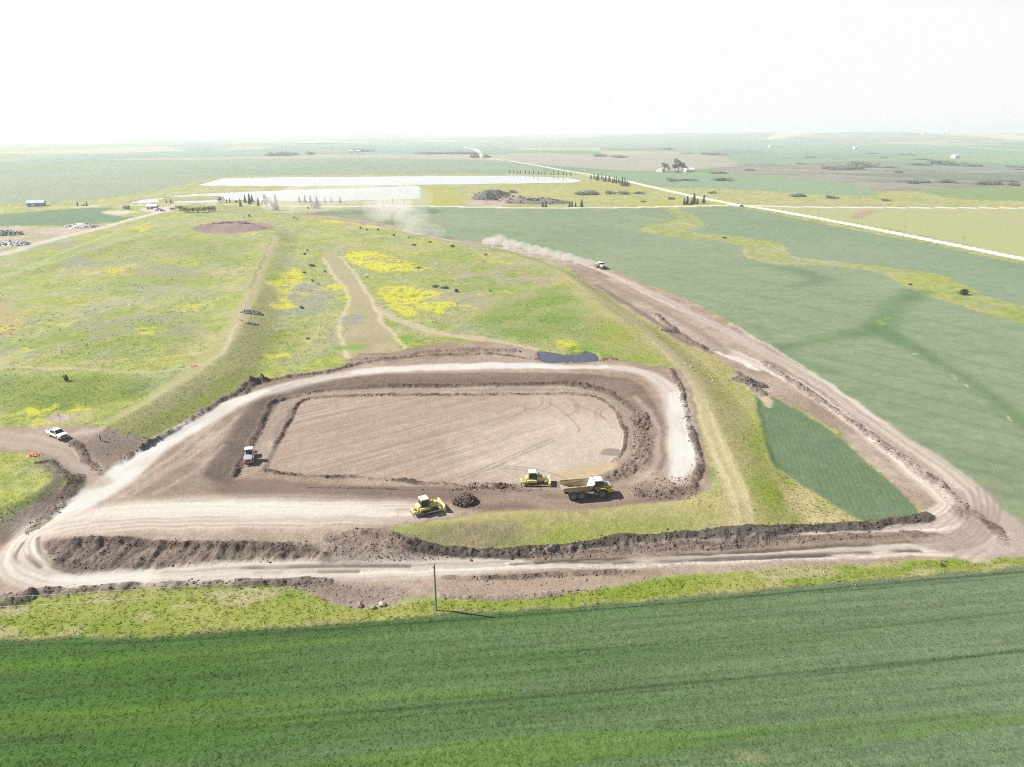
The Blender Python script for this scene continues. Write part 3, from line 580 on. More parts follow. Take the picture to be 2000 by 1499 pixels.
strip([(880,985,1.5),(1000,972,1.8),(1080,985,2),(1200,975,2),(1300,955,1.2)], (.25,.19,.15), soft=1.4, op=.6, streak=.25, sscale=.5)
strip([(880,952,.8),(1000,962,1.2),(1090,960,1.5),(1200,945,1.5),(1240,920,1.2),(1262,880,1)], (.22,.17,.135), soft=1, op=.6, streak=.3, sscale=.4)
strip([(1240,945,.6),(1275,915,.8),(1285,870,.8),(1275,820,.7),(1240,775,.6)], (.30,.25,.21), soft=.8, op=.5, streak=.3, sscale=.4)
# bench between the two windrows
strip([(478,915,1.4),(512,865,1.6),(540,815,1.6),(570,782,1.4),(650,768,1.3),(800,764,1.3),(1000,762,1.3),(1120,763,1.2),(1190,778,1.3),(1228,815,1.4),(1240,860,1.4),(1232,895,1.3)], (.245,.195,.16), soft=.9, op=.8, streak=.28, sscale=.45)
# near haul road
strip([(85,1032,3.0),(50,1052,3.2),(38,1085,3.4),(70,1115,3.2),(140,1128,3.0),(300,1122,2.8),(500,1113,2.8),(700,1107,2.9),(850,1106,2.9),(1000,1099,2.5),(1100,1094,2.0),(1250,1091,1.4),(1450,1082,1.3),(1650,1076,1.3),(1800,1072,1.8),(1900,1060,2.6)], (.40,.355,.305), soft=.9, veg=.3, grain=.15, reg=5, streak=.40, sscale=.6)
strip([(1000,1095,1.0),(1120,1079,1.5),(1250,1068,1.6),(1400,1056,1.6),(1550,1047,1.6),(1700,1037,1.7),(1800,1029,2.2),(1870,1018,3.0)], (.42,.375,.325), soft=.8, veg=.3, grain=.15, reg=5, streak=.38, sscale=.5)
strip([(110,1132,1.0),(200,1130,1.5),(290,1124,1.6)], (.52,.49,.45), soft=1, op=.6)
strip([(1040,1106,.8),(1250,1104,1.0),(1450,1093,1.0),(1700,1084,1.0),(1850,1078,1.4)], (.42,.37,.32), soft=.6, op=.9, streak=.2, sscale=.4)
for k, pts in enumerate([[(1080,1078),(1300,1066),(1500,1054),(1750,1040)],[(1150,1088),(1400,1074),(1700,1060)],[(1300,1078),(1600,1066),(1780,1058)],[(1200,1100),(1500,1090),(1750,1079)],[(1000,1102),(1150,1098),(1250,1097)],[(1150,1083),(1300,1070),(1400,1062)],[(1280,1097),(1450,1088),(1700,1078)],[(1050,1110),(1170,1116),(1250,1109)],[(1500,1053),(1700,1042)],[(400,1112),(600,1106),(800,1106)],[(500,1120),(700,1116)],[(60,1060),(55,1085),(80,1108)],[(75,1050),(80,1080),(110,1108),(150,1118)],[(45,1060),(30,1090),(55,1120)]]):
    strip([p + (.34,) for p in pts], (.105,.08,.065), soft=.35, op=.85, dz=-.15, mod=lambda i,s,al: sstep(-.6,.3,fbm(al,0*al,8,3,110+k)), warp=False)
strip([(1030,1093,.6),(1120,1088,1.3),(1250,1080,1.8),(1400,1070,1.9),(1600,1058,1.8),(1760,1049,1.3),(1830,1043,.6)], dirt(-.05), soft=.7, veg=.9, grain=.5, op=.92, streak=.3, sscale=.4)
for k, pts in enumerate([[(1030,1088),(1200,1075),(1400,1062),(1600,1051),(1780,1043)],[(1050,1098),(1250,1089),(1450,1078),(1650,1067),(1800,1057)],[(1150,1102),(1350,1094),(1600,1084),(1800,1076)]]):
    strip([p + (.45,) for p in pts], (.075,.057,.047), soft=.4, op=.9, dz=-.2, mod=lambda i,s,al: sstep(-.8,.1,fbm(al,0*al,9,3,130+k)))
# right haul road lanes
strip([(1890,1075,3.4),(1930,1040,3.4),(1925,1000,3.2),(1880,945,3.0),(1800,885,2.8),(1700,818,2.8),(1600,748,2.8),(1500,692,2.8),(1400,637,3.0),(1300,588,3.0),(1200,540,2.6),(1110,507,2.4),(1000,487,2.0),(900,474,2),(800,454,2)], (.36,.305,.26), soft=1.1, veg=.35, grain=.16, reg=5, streak=.40, sscale=.7, op=.9)
strip([(1830,1022,3),(1862,992,3.0),(1840,965,2.8),(1790,925,2.4),(1700,852,2.2),(1620,792,2.2),(1540,740,2.4),(1470,705,2.2),(1410,680,1.4)], (.42,.37,.32), soft=.9, veg=.3, grain=.15, reg=5, streak=.38, sscale=.5, op=.9)
strip([(1400,687,.8),(1440,702,1.6),(1480,722,1.2)], (.52,.48,.43), soft=.8, op=.8)
strip([(1425,632,.5),(1520,688,.6),(1610,745,.6),(1710,818,.6)], (.42,.38,.33), soft=.8, op=.7)
strip([(1120,520,1.0),(1200,560,1.6),(1290,605,2.0),(1370,650,2.0),(1420,690,1.5)], (.215,.165,.14), soft=1.2, op=.8, streak=.2)
strip([(1165,558,.8),(1215,588,1.3),(1275,625,1.5),(1330,662,1.2),(1390,690,.8)], (.125,.095,.082), soft=.8, op=.8)  # dark shadow along the road's left edge, put into the colour
strip([(745,440,1.5),(700,432,2.5),(640,424,3),(595,420,3)], (.31,.22,.19), soft=1.5, op=.8, reg=5)
area([(1880,985),(1960,1000),(2060,1060),(2000,1085),(1900,1088),(1830,1070),(1870,1030)], lambda i: mixn(v3((.33,.275,.235))[None,:]+0*N_mid[i][:,None], v3((.2,.155,.13))[None,:], .4+.6*N_mid[i]), .7, .3, 5, soft=2, op=.8)
for k in range(6):
    strip([(1780+12*k,1062+3*k,.25),(1850+14*k,1048+2*k,.3),(1893+12*k,1010-2*k,.3),(1880+14*k,960-4*k,.2)], (.20,.155,.13), soft=.45, op=.75, warp=False)
for k in range(4):
    strip([(1720,1022-0*k+4*k,.2),(1830+6*k,1012+5*k,.25),(1868+7*k,985+2*k,.25),(1850+8*k,955,.2)], (.22,.17,.14), soft=.45, op=.7, warp=False)
# driveway lanes
strip([(-100,858,3.0),(0,858,3.0),(80,868,2.8),(135,888,2.6),(165,915,2.4),(190,945,2.4)], (.30,.245,.20), soft=1.2, veg=.4, grain=.2, reg=18, streak=.25, sscale=.6, op=.85)
strip([(140,850,1),(165,845,1.5),(190,840,1)], (.40,.35,.31), soft=1.2, op=.6)
strip([(0,1030,.8),(40,1010,1.2),(75,985,1)], (.33,.28,.22), soft=1.2, op=.6, streak=.2)
# far brown mounds of topsoil
area([(375,447),(410,436),(455,431),(500,434),(540,444),(520,449),(470,455),(420,457),(385,452)], lambda i: mixn(v3((.17,.125,.115))[None,:]+0*N_mid[i][:,None], v3((.25,.18,.16))[None,:], .4+.8*N_mid[i]), .8, .4, 4, soft=1.5)
# grass left standing on the earth
area([(415,1090),(500,1082),(620,1079),(625,1084),(520,1092),(420,1096)], lambda i: v3((.18,.20,.03))[None,:]*(1+.3*N_fine[i])[:,None], soft=.5, op=.85, veg=1)
for p in [(315,1102,12,4),(352,1097,6,2)]:
    area([(p[0]-p[2],p[1]),(p[0],p[1]-p[3]),(p[0]+p[2],p[1]),(p[0],p[1]+p[3])], (.19,.20,.03), soft=.4, op=.9)
# rough torn slope
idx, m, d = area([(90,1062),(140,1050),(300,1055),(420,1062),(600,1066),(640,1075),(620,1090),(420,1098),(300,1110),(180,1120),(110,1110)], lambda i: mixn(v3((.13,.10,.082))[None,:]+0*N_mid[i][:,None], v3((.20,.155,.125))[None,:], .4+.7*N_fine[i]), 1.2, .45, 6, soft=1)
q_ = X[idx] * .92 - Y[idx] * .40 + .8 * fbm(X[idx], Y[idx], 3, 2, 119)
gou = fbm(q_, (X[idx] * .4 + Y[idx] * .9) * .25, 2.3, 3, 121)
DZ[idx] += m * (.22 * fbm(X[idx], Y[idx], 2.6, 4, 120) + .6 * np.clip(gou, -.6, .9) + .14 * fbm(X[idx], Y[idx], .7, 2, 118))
put(idx, m * sstep(.0, -.5, gou) * .38, (.085,.065,.052))  # gouge hollows painted darker, standing in for their shadows
idx, m, d = area([(640,1062),(720,1040),(790,1050),(870,1075),(900,1085),(700,1098),(620,1095)], lambda i: mixn(v3((.14,.108,.09))[None,:]+0*N_mid[i][:,None], v3((.22,.175,.145))[None,:], .4+.8*N_mid[i]), 1.1, .45, 6, soft=1, op=.85)
DZ[idx] += m * .22 * fbm(X[idx], Y[idx], 2.0, 4, 122)
idx, m, d = area([(560,1142),(620,1140),(720,1145),(790,1150),(775,1178),(690,1184),(640,1174),(590,1152)], lambda i: mixn(v3((.14,.108,.092))[None,:]+0*N_mid[i][:,None], v3((.21,.165,.14))[None,:], .4+.8*N_mid[i]), 1.0, .45, 5, soft=1, op=.8)
DZ[idx] += m * .12 * fbm(X[idx], Y[idx], 1.6, 4, 123)
area([(860,1140),(1000,1135),(1200,1128),(1240,1133),(1150,1150),(1000,1166),(870,1168)], lambda i: mixn(v3((.27,.20,.155))[None,:]+0*N_mid[i][:,None], v3((.20,.155,.125))[None,:], .4+.8*N_mid[i]), .7, .4, 5, soft=1, op=.8)
# windrows and earth ridges
MOIST = (.066,.046,.036); MO2 = (.088,.065,.052)
ridge([(458,930),(483,882),(508,838),(520,800),(552,782),(650,761),(750,756),(900,753),(1000,752),(1100,751),(1175,760)], .55, 1.0, MOIST, 1)
ridge([(1100,752),(1180,762),(1230,800),(1250,840)], .35, 1.3, MO2, 2)
ridge([(528,880),(548,852),(566,822),(577,797),(598,782),(660,775),(800,772),(1000,771),(1130,772),(1185,788),(1212,818),(1221,858),(1214,888),(1196,902)], .32, .6, MOIST, 3)
ridge([(512,918),(560,928),(650,933),(700,934),(800,941),(870,946),(925,955)], .45, .9, MOIST, 4)
ridge([(890,957),(960,953),(1010,949)], .7, 1.2, MOIST, 5)
ridge([(600,953),(750,956),(900,959)], .2, .4, MO2, 51)
ridge([(275,880),(300,862),(330,845),(400,802),(450,774),(495,750),(560,738),(640,727),(690,714),(760,702),(850,695),(950,692),(1040,702),(1100,707),(1200,703)], .6, 1.1, MO2, 6)
ridge([(470,768),(498,748),(512,745)], 1.0, 1.8, MO2, 61)
ridge([(680,706),(740,700),(820,690),(900,684),(1000,686)], .4, 2.0, (.15,.115,.095), 7)
ridge([(1310,722),(1330,760),(1345,820),(1358,870),(1367,915),(1352,950)], .45, 1.0, MO2, 8)
ridge([(1185,938),(1225,920),(1255,890),(1262,850),(1250,810)], .7, 2.0, (.14,.105,.085), 9, rough=1.4)
ridge([(1250,965),(1310,958),(1352,952)], .6, 1.6, (.12,.088,.072), 10)
ridge([(800,1062),(850,1072),(920,1080),(1000,1080),(1100,1072),(1200,1058),(1300,1049),(1400,1042),(1500,1038),(1600,1033),(1750,1022),(1812,1012)], .75, 1.5, (.060,.047,.040), 11, rough=.85, keep=.35, solid=True)
ridge([(-150,1190),(0,1168),(100,1156),(300,1147),(450,1140),(560,1136),(640,1138)], .4, 1.1, (.115,.09,.08), 12)
ridge([(0,1182),(40,1175),(55,1168)], .7, 1.6, MO2, 121)
ridge([(1490,708),(1560,755),(1640,808),(1720,868),(1800,925),(1850,962),(1875,988),(1870,1005)], .6, 1.7, (.16,.125,.105), 13)
ridge([(1050,1083),(1200,1073),(1350,1065),(1500,1057),(1700,1046),(1800,1044)], .35, 1.3, (.145,.112,.095), 14)
ridge([(140,866),(160,880),(176,905),(192,925)], .5, 1.0, MO2, 15)
ridge([(75,905),(105,905),(125,925),(132,945)], .4, .8, MO2, 16)
ridge([(230,905),(255,888),(290,866)], .5, 1.2, MO2, 17)
ridge([(60,1035),(100,1005),(140,955),(150,930)], .3, 1.4, MO2, 18)
ridge([(870,1130),(930,1132),(1000,1128),(1120,1122),(1230,1118)], .35, .8, MO2, 19)
ridge([(860,1168),(950,1170),(1050,1164),(1180,1150)], .25, .7, (.2,.16,.13), 20)
ridge([(1900,1000),(1940,1030),(1960,1060)], .3, 1.2, MO2, 21)
ridge([(1440,730),(1465,755),(1490,770)], .8, 2.0, (.12,.10,.095), 22)
ridge([(1282,615),(1310,640),(1340,662),(1375,682)], .8, 1.6, (.10,.078,.07), 23)
ridge([(640,1050),(700,1038),(760,1042),(800,1062)], .45, 1.2, MO2, 24)
ridge([(120,1060),(200,1058),(300,1062),(420,1066),(600,1068)], .35, 1.2, MO2, 25)
def mound(px, py, rx, ry, h, rot=0, seed=0, n=.25):
    x, y = at(px, py); dx = X - x; dy = Y - y; c, s = math.cos(rot), math.sin(rot)
    idx = np.nonzero((abs(dx) < rx * 2 + ry * 2) & (abs(dy) < ry * 2 + rx * 2))[0]
    u = (dx[idx] * c + dy[idx] * s) / rx; v = (-dx[idx] * s + dy[idx] * c) / ry
    q = np.clip(1 - (u * u + v * v) * (1 + .4 * fbm(X[idx], Y[idx], ry * .8, 3, 130 + seed)), 0, 1)
    DZ[idx] += h * np.sqrt(q) * q ** .3 * (1 + n * fbm(X[idx], Y[idx], ry * .45, 4, 140 + seed))
    return idx, q
mound(452, 446, 30, 14, 3.0, 0, 1)
# ponds sink below the ground
POND_DATA = [('pond', [(380,362),(434,349),(560,346),(1000,343),(1110,347),(1138,353),(1120,357),(1000,358.5),(560,363.5)], 'far'),
             ('pond', [(318,382),(352,380),(455,375.5),(595,370),(700,367),(818,363),(821,388),(700,392),(560,393),(440,391),(436,384),(400,382),(350,384)], 'far'),
             ('pond', [(250,396),(280,391),(308,390),(312,394),(280,397)], 'far'),
             ('pond', [(338,393.5),(390,392),(430,390.5),(425,395),(380,396),(340,395.5)], 'far'),
             ('pond', [(262,392),(290,388.5),(320,386.5),(318,389),(285,391.5)], 'far'),
             ('site_pond', [(1053,686),(1085,688),(1105,692),(1135,690),(1150,686),(1166,692),(1168,704),(1140,706),(1100,708),(1062,706)], 'near'),
             ]
POND_POLY = []
for nm, pts, kind in POND_DATA:
    poly = [p[:2] for p in W(pts, 4 if kind == 'near' else 0)]
    zl = float(np.median(H([p[0] for p in poly], [p[1] for p in poly]))) - .35
    d = sdf(poly, X, Y, 14)
    soft = 2.0 if kind == 'near' else 9.0
    k = np.nonzero(d < soft)[0]
    m = sstep(soft * .35, -soft * .25, d[k])
    DZ[k] = DZ[k] * (1 - m) + (zl - .45 - Z0[k]) * m
    if kind == 'far':
        bank = np.nonzero((d > -2) & (d < 7))[0]
        put(bank, np.full(len(bank), .55), (.20,.20,.13))
    POND_POLY.append((nm, poly, zl, kind))
# machines stand on levelled earth
PADS = [(1145,970,7),(833,999,5.5),(1047,946,5.5),(489,896,4.5),(113,854,4.5),(1172,524,7)]
for px, py, rad in PADS:
    x, y = at(px, py); d = np.hypot(X - x, Y - y); k = d < rad + 2
    DZ[k] *= sstep(rad * .6, rad + 2, d[k])
# fine roughness everywhere on the near land
k = np.nonzero((RR < 420) & (REG != 1))[0]
DZ[k] += (.05 * N_fine[k] + .04 * fbm(X[k], Y[k], .8, 2, 150)) * np.clip(VEG[k], .2, 1.2) * sstep(420, 300, RR[k])
for px, py, rad in PADS:
    x, y = at(px, py); d = np.hypot(X - x, Y - y); k = d < rad + 2
    DZ[k] *= sstep(rad * .6, rad + 2, d[k])
Z = Z0 + DZ
def ground_z(x, y):
    """height of the finished terrain at a point"""
    r = math.hypot(x, y); i = int(np.clip(np.searchsorted(RAD, r), 1, NR - 1)); j = int(np.clip(np.searchsorted(TH, math.atan2(x, y)), 1, NT - 1))
    f = (r - RAD[i - 1]) / (RAD[i] - RAD[i - 1]); g = (math.atan2(x, y) - TH[j - 1]) / (TH[j] - TH[j - 1])
    q = Z.reshape(NR, NT)
    return float((q[i - 1, j - 1] * (1 - g) + q[i - 1, j] * g) * (1 - f) + (q[i, j - 1] * (1 - g) + q[i, j] * g) * f)
def spot(px, py):
    x, y = at(px, py); return Vector((x, y, ground_z(x, y)))

# ------------------------------------------------------------------ build the ground objects, one per land cover
gm = ground_material()
ii, jj = np.meshgrid(np.arange(NR - 1), np.arange(NT - 1), indexing='ij')
a = (ii * NT + jj).ravel(); quads = np.stack([a, a + 1, a + NT + 1, a + NT], 1)
wi = np.arange(NR - 1); wrap = np.stack([wi * NT + NT - 1, wi * NT, (wi + 1) * NT, (wi + 1) * NT + NT - 1], 1)
quads = np.concatenate([quads, wrap])
freg = REG[quads[:, 0]]
names = np.array(REGN)[freg]
# tidy: regions with the same ground id fold together
def ground_object(name, q):
    vs, inv = np.unique(q, return_inverse=True)
    me = bpy.data.meshes.new(name)
    n = len(vs); nf = len(q)
    me.vertices.add(n); me.loops.add(nf * 4); me.polygons.add(nf)
    me.vertices.foreach_set('co', np.stack([X[vs], Y[vs], Z[vs]], 1).astype(np.float32).ravel())
    me.loops.foreach_set('vertex_index', inv.reshape(-1).astype(np.int32))
    me.polygons.foreach_set('loop_start', (np.arange(nf) * 4).astype(np.int32))
    me.polygons.foreach_set('use_smooth', np.ones(nf, bool))
    at_ = me.attributes.new('albedo', 'FLOAT_COLOR', 'POINT')
    at_.data.foreach_set('color', np.concatenate([np.clip(C[vs], .004, .85), np.ones((n, 1))], 1).astype(np.float32).ravel())
    for nm, arr in (('veg', VEG), ('grain', GR)):
        q_ = me.attributes.new(nm, 'FLOAT', 'POINT'); q_.data.foreach_set('value', arr[vs].astype(np.float32))
    me.update(calc_edges=True); me.validate()
    me.materials.append(gm)
    o = bpy.data.objects.new(name, me); COL.objects.link(o); o['kind'] = 'structure'
    return o
for rid in np.unique(freg):
    ground_object(REGN[rid], quads[freg == rid])

# ------------------------------------------------------------------ object helpers
class MB:
    def __init__(s): s.v = []; s.f = []
    def add(s, v, f):
        b = len(s.v); s.v += [tuple(p) for p in v]; s.f += [tuple(b + i for i in q) for q in f]; return s
    def hexa(s, p): return s.add(p, [(0,3,2,1),(4,5,6,7),(0,1,5,4),(1,2,6,5),(2,3,7,6),(3,0,4,7)])
    def box(s, x0, x1, y0, y1, z0, z1):
        return s.hexa([(x0,y0,z0),(x1,y0,z0),(x1,y1,z0),(x0,y1,z0),(x0,y0,z1),(x1,y0,z1),(x1,y1,z1),(x0,y1,z1)])
    def prism(s, prof, y0, y1, ys=None):
        """profile in x,z (counter-clockwise) from y0 to y1; ys gives an optional inset at the top"""
        n = len(prof); v = [(x, y0, z) for x, z in prof] + [(x, y1, z) for x, z in prof]
        return s.add(v, [tuple(range(n)), tuple(range(2 * n - 1, n - 1, -1))] + [(i, i + n, (i + 1) % n + n, (i + 1) % n) for i in range(n)])
    def cyl(s, p0, p1, r0, r1=None, n=12):
        r1 = r0 if r1 is None else r1; p0 = Vector(p0); p1 = Vector(p1); d = (p1 - p0).normalized()
        a = d.orthogonal().normalized(); b = d.cross(a); v = []
        for p, r in ((p0, r0), (p1, r1)):
            for k in range(n):
                t = 2 * math.pi * k / n; v.append(p + (a * math.cos(t) + b * math.sin(t)) * r)
        return s.add(v, [tuple(range(n - 1, -1, -1)), tuple(range(n, 2 * n))] + [(k, (k + 1) % n, (k + 1) % n + n, k + n) for k in range(n)])
    def lathe_y(s, prof, c, n=24):
        """profile (r, y) turned round a y axis through c"""
        m = len(prof); v = []; f = []
        for k in range(n):
            t = 2 * math.pi * k / n
            for r, y in prof: v.append((c[0] + r * math.cos(t), c[1] + y, c[2] + r * math.sin(t)))
        for k in range(n):
            for i in range(m - 1):
                a = k * m + i; b = ((k + 1) % n) * m + i; f.append((a, b, b + 1, a + 1))
        return s.add(v, f)
    def build(s, name, m, parent=None, bevel=0.0, smooth=False):
        me = bpy.data.meshes.new(name); me.from_pydata(s.v, [], s.f); me.validate()
        bm = bmesh.new(); bm.from_mesh(me); bmesh.ops.recalc_face_normals(bm, faces=bm.faces)
        if bevel > 0:
            es = [e for e in bm.edges if len(e.link_faces) == 2 and e.calc_face_angle(0) > .5]
            bmesh.ops.bevel(bm, geom=es, offset=bevel, segments=1, affect='EDGES', clamp_overlap=True)
        bm.to_mesh(me); bm.free()
        if smooth: me.polygons.foreach_set('use_smooth', [True] * len(me.polygons))
        me.materials.append(m)
        o = bpy.data.objects.new(name, me); COL.objects.link(o)
        if parent: o.parent = parent
        return o
def tag(o, label, cat, group=None, kind=None):
    o['label'] = label; o['category'] = cat
    if group: o['group'] = group
    if kind: o['kind'] = kind
    return o
def thing(name, label, cat, loc=(0, 0, 0), rz=0.0, group=None):
    o = bpy.data.objects.new(name, None); COL.objects.link(o); o.empty_display_size = .3
    o.location = loc; o.rotation_euler = (0, 0, rz)
    return tag(o, label, cat, group)
def kids(o): return [c for c in COL.objects if c.parent == o]
CHILD = {}
def copy_tree(o, parent=None, deep=None):
    c = o.copy(); COL.objects.link(c)
    if parent: c.parent = parent
    for ch in list(o.children): copy_tree(ch, c)
    return c
def soft_mesh(name, verts, faces, m, parent=None, smooth=False):
    me = bpy.data.meshes.new(name); me.from_pydata(verts, [], faces); me.materials.append(m)
    if smooth: me.polygons.foreach_set('use_smooth', [True] * len(me.polygons))
    o = bpy.data.objects.new(name, me); COL.objects.link(o)
    if parent: o.parent = parent
    return o

# ------------------------------------------------------------------ ponds
w_far = water_material('pond_water', (.30, .33, .34), .06); w_site = water_material('site_pond_water', (.055, .062, .095), .07)
for nm, poly, zl, kind in POND_POLY:
    bm = bmesh.new(); vs = [bm.verts.new((x, y, zl)) for x, y in poly]; fc = bm.faces.new(vs)
    if fc.normal.z < 0: fc.normal_flip()
    bmesh.ops.triangulate(bm, faces=bm.faces)
    me = bpy.data.meshes.new(nm); bm.to_mesh(me); bm.free(); me.materials.append(w_far if kind == 'far' else w_site)
    o = bpy.data.objects.new(nm, me); COL.objects.link(o); o['kind'] = 'structure'

# ------------------------------------------------------------------ scattered ground stuff: crop plants, grass tufts, clods
rng = np.random.default_rng(5)
def lookup(xs, ys):
    r = np.hypot(xs, ys); t = np.arctan2(xs, ys)
    i = np.clip(np.searchsorted(RAD, r), 1, NR - 1); j = np.clip(np.searchsorted(TH, t), 1, NT - 1)
    f = (r - RAD[i - 1]) / (RAD[i] - RAD[i - 1]); g = (t - TH[j - 1]) / (TH[j] - TH[j - 1])
    k00 = (i - 1) * NT + j - 1; k01 = k00 + 1; k10 = k00 + NT; k11 = k10 + 1
    z = (Z[k00] * (1 - g) + Z[k01] * g) * (1 - f) + (Z[k10] * (1 - g) + Z[k11] * g) * f
    kk = np.where(f < .5, np.where(g < .5, k00, k01), np.where(g < .5, k10, k11))
    return z, kk
def inview(xs, ys, zs, m=40):
    dz = zs - CAMH; fz = ys * CP - dz * SP; uz = ys * SP + dz * CP
    px = 1000 + FPX * xs / np.maximum(fz, .1); py = 749.5 - FPX * uz / np.maximum(fz, .1)
    return (fz > 1) & (px > -m) & (px < 2000 + m) & (py < 1499 + m)
stuffmat = None
def stuff_material():
    m, n, l = newmat('ground_cover_pieces')
    o = n.new('ShaderNodeOutputMaterial'); b = n.new('ShaderNodeBsdfPrincipled'); l.new(b.outputs[0], o.inputs[0])
    b.inputs['Roughness'].default_value = .8; b.inputs['Specular IOR Level'].default_value = .15
    ca = n.new('ShaderNodeAttribute'); ca.attribute_name = 'albedo'
    g = n.new('ShaderNodeNewGeometry'); z = n.new('ShaderNodeTexNoise'); z.inputs['Scale'].default_value = 6; l.new(g.outputs['Position'], z.inputs['Vector'])
    q = n.new('ShaderNodeMath'); q.operation = 'MULTIPLY_ADD'; l.new(z.outputs[0], q.inputs[0]); q.inputs[1].default_value = .8; q.inputs[2].default_value = .6
    mx = n.new('ShaderNodeVectorMath'); mx.operation = 'SCALE'; l.new(ca.outputs['Color'], mx.inputs[0]); l.new(q.outputs[0], mx.inputs['Scale'])
    l.new(mx.outputs[0], b.inputs['Base Color'])
    return m
stuffmat = stuff_material()
def leaf_cover_material():
    m, n, l = newmat('plant_cover')
    o = n.new('ShaderNodeOutputMaterial'); ca = n.new('ShaderNodeAttribute'); ca.attribute_name = 'albedo'
    a = n.new('ShaderNodeBsdfDiffuse'); b = n.new('ShaderNodeBsdfTranslucent'); mx = n.new('ShaderNodeMixShader'); mx.inputs[0].default_value = .58
    l.new(ca.outputs['Color'], a.inputs[0]); l.new(ca.outputs['Color'], b.inputs[0]); l.new(a.outputs[0], mx.inputs[1]); l.new(b.outputs[0], mx.inputs[2]); l.new(mx.outputs[0], o.inputs[0])
    return m
plantmat = leaf_cover_material()
def tri_object(name, V, F, colr, label, cat, material=None):
    me = bpy.data.meshes.new(name); nv = len(V); nf = len(F)
    me.vertices.add(nv); me.loops.add(nf * 3); me.polygons.add(nf)
    me.vertices.foreach_set('co', V.astype(np.float32).ravel()); me.loops.foreach_set('vertex_index', F.astype(np.int32).ravel())
    me.polygons.foreach_set('loop_start', (np.arange(nf) * 3).astype(np.int32))
    a = me.attributes.new('albedo', 'FLOAT_COLOR', 'POINT')
    a.data.foreach_set('color', np.concatenate([np.clip(colr, .003, .8), np.ones((nv, 1))], 1).astype(np.float32).ravel())
    me.update(calc_edges=True); me.materials.append(material or stuffmat)
    o = bpy.data.objects.new(name, me); COL.objects.link(o)
    return tag(o, label, cat, kind='stuff')
def tufts(name, xs, ys, hgt, wid, nb, lean, label, cat, bright=1.0, var=.25, tipc=None):
    zs, kk = lookup(xs, ys); n = len(xs)
    base = np.stack([xs, ys, zs], 1)
    col = C[kk] * bright * (1 + var * rng.standard_normal(n))[:, None]
    hs = hgt * (1 + .35 * rng.standard_normal(n)).clip(-.6, 1.2)
    V = []; Cc = []
    for b in range(nb):
        t = rng.random(n) * 2 * math.pi; ln = lean * (.4 + rng.random(n))
        d = np.stack([np.cos(t), np.sin(t), 0 * t], 1); p = np.stack([-np.sin(t), np.cos(t), 0 * t], 1)
        w = (wid * (.7 + .6 * rng.random(n)))[:, None]
        b0 = base + d * (wid * .4)
        tip = base + d * (hs * ln)[:, None]; tip[:, 2] += hs * (.6 + .5 * rng.random(n))
        V += [b0 - p * w / 2, b0 + p * w / 2, tip]
        cb = col * (1 + .15 * rng.standard_normal(n))[:, None]
        Cc += [cb * .85, cb * .85, cb * 1.1 if tipc is None else cb * .5 + np.array(tipc) * .5]
    V = np.stack(V, 1).reshape(-1, 3); Cc = np.stack(Cc, 1).reshape(-1, 3)
    V[:, 2] -= .02
    F = np.arange(len(V)).reshape(-1, 3)
    return tri_object(name, V, F, Cc, label, cat, plantmat)
# crop rows in the near field
ax_ = at(0, 1300); bx_ = at(2000, 1150); ra = R(ROWDEG)
N0 = 150000
u = rng.uniform(-150, 170, N0); v = rng.uniform(35, 125, N0)
c_, s_ = math.cos(ra), math.sin(ra)
al = u * c_ + v * s_; ac = -u * s_ + v * c_; ac = np.round(ac / .36) * .36 + rng.normal(0, .07, N0)
u = al * c_ - ac * s_; v = al * s_ + ac * c_
z_, k_ = lookup(u, v)
ok = (REG[k_] == 1) & inview(u, v, z_) & (DZ[k_] > -.13)
tufts('crop_plants', u[ok], v[ok], .11, .15, 5, 1.7, 'rows of knee high green crop plants filling the near field', 'crop', 2.15, .08)
# grass on verge, banks and grassland
def grass_scatter(name, n, x0, x1, y0, y1, regs, hgt, wid, nb, label, rmax=1e9, rmin=0, prob=None, bright=2.2, **kw):
    u = rng.uniform(x0, x1, n); v = rng.uniform(y0, y1, n); z_, k_ = lookup(u, v); r = np.hypot(u, v)
    ok = np.isin(REG[k_], regs) & inview(u, v, z_, 10) & (r < rmax) & (r > rmin)
    g = C[k_]; ok &= (g[:, 1] > g[:, 0] * .80) & (g[:, 2] < g[:, 1] * .85)
    if prob is not None: ok &= rng.random(n) < prob(u, v)
    return tufts(name, u[ok], v[ok], hgt, wid, nb, 1.3, label, 'grass', bright, .16, **kw)
grass_scatter('verge_grass', 36000, -120, 130, 75, 135, [11], .28, .17, 4, 'tall grass on the verge beside the near crop', rmax=175, bright=2.3, tipc=(.34,.30,.17))
grass_scatter('bank_grass', 60000, -150, 150, 100, 260, [4, 0], .22, .20, 3, 'rough grass on the banks and grassland round the earthworks', rmin=120, rmax=260, bright=1.75)
grass_scatter('weeds', 30000, -260, 180, 180, 480, [4, 0], .40, .55, 3, 'clumps of grey green weeds scattered over the grassland', rmin=170, rmax=480, bright=2.1,
              prob=lambda u, v: np.clip(.35 + .9 * fbm(u, v, 16, 4, 160), 0, 1))
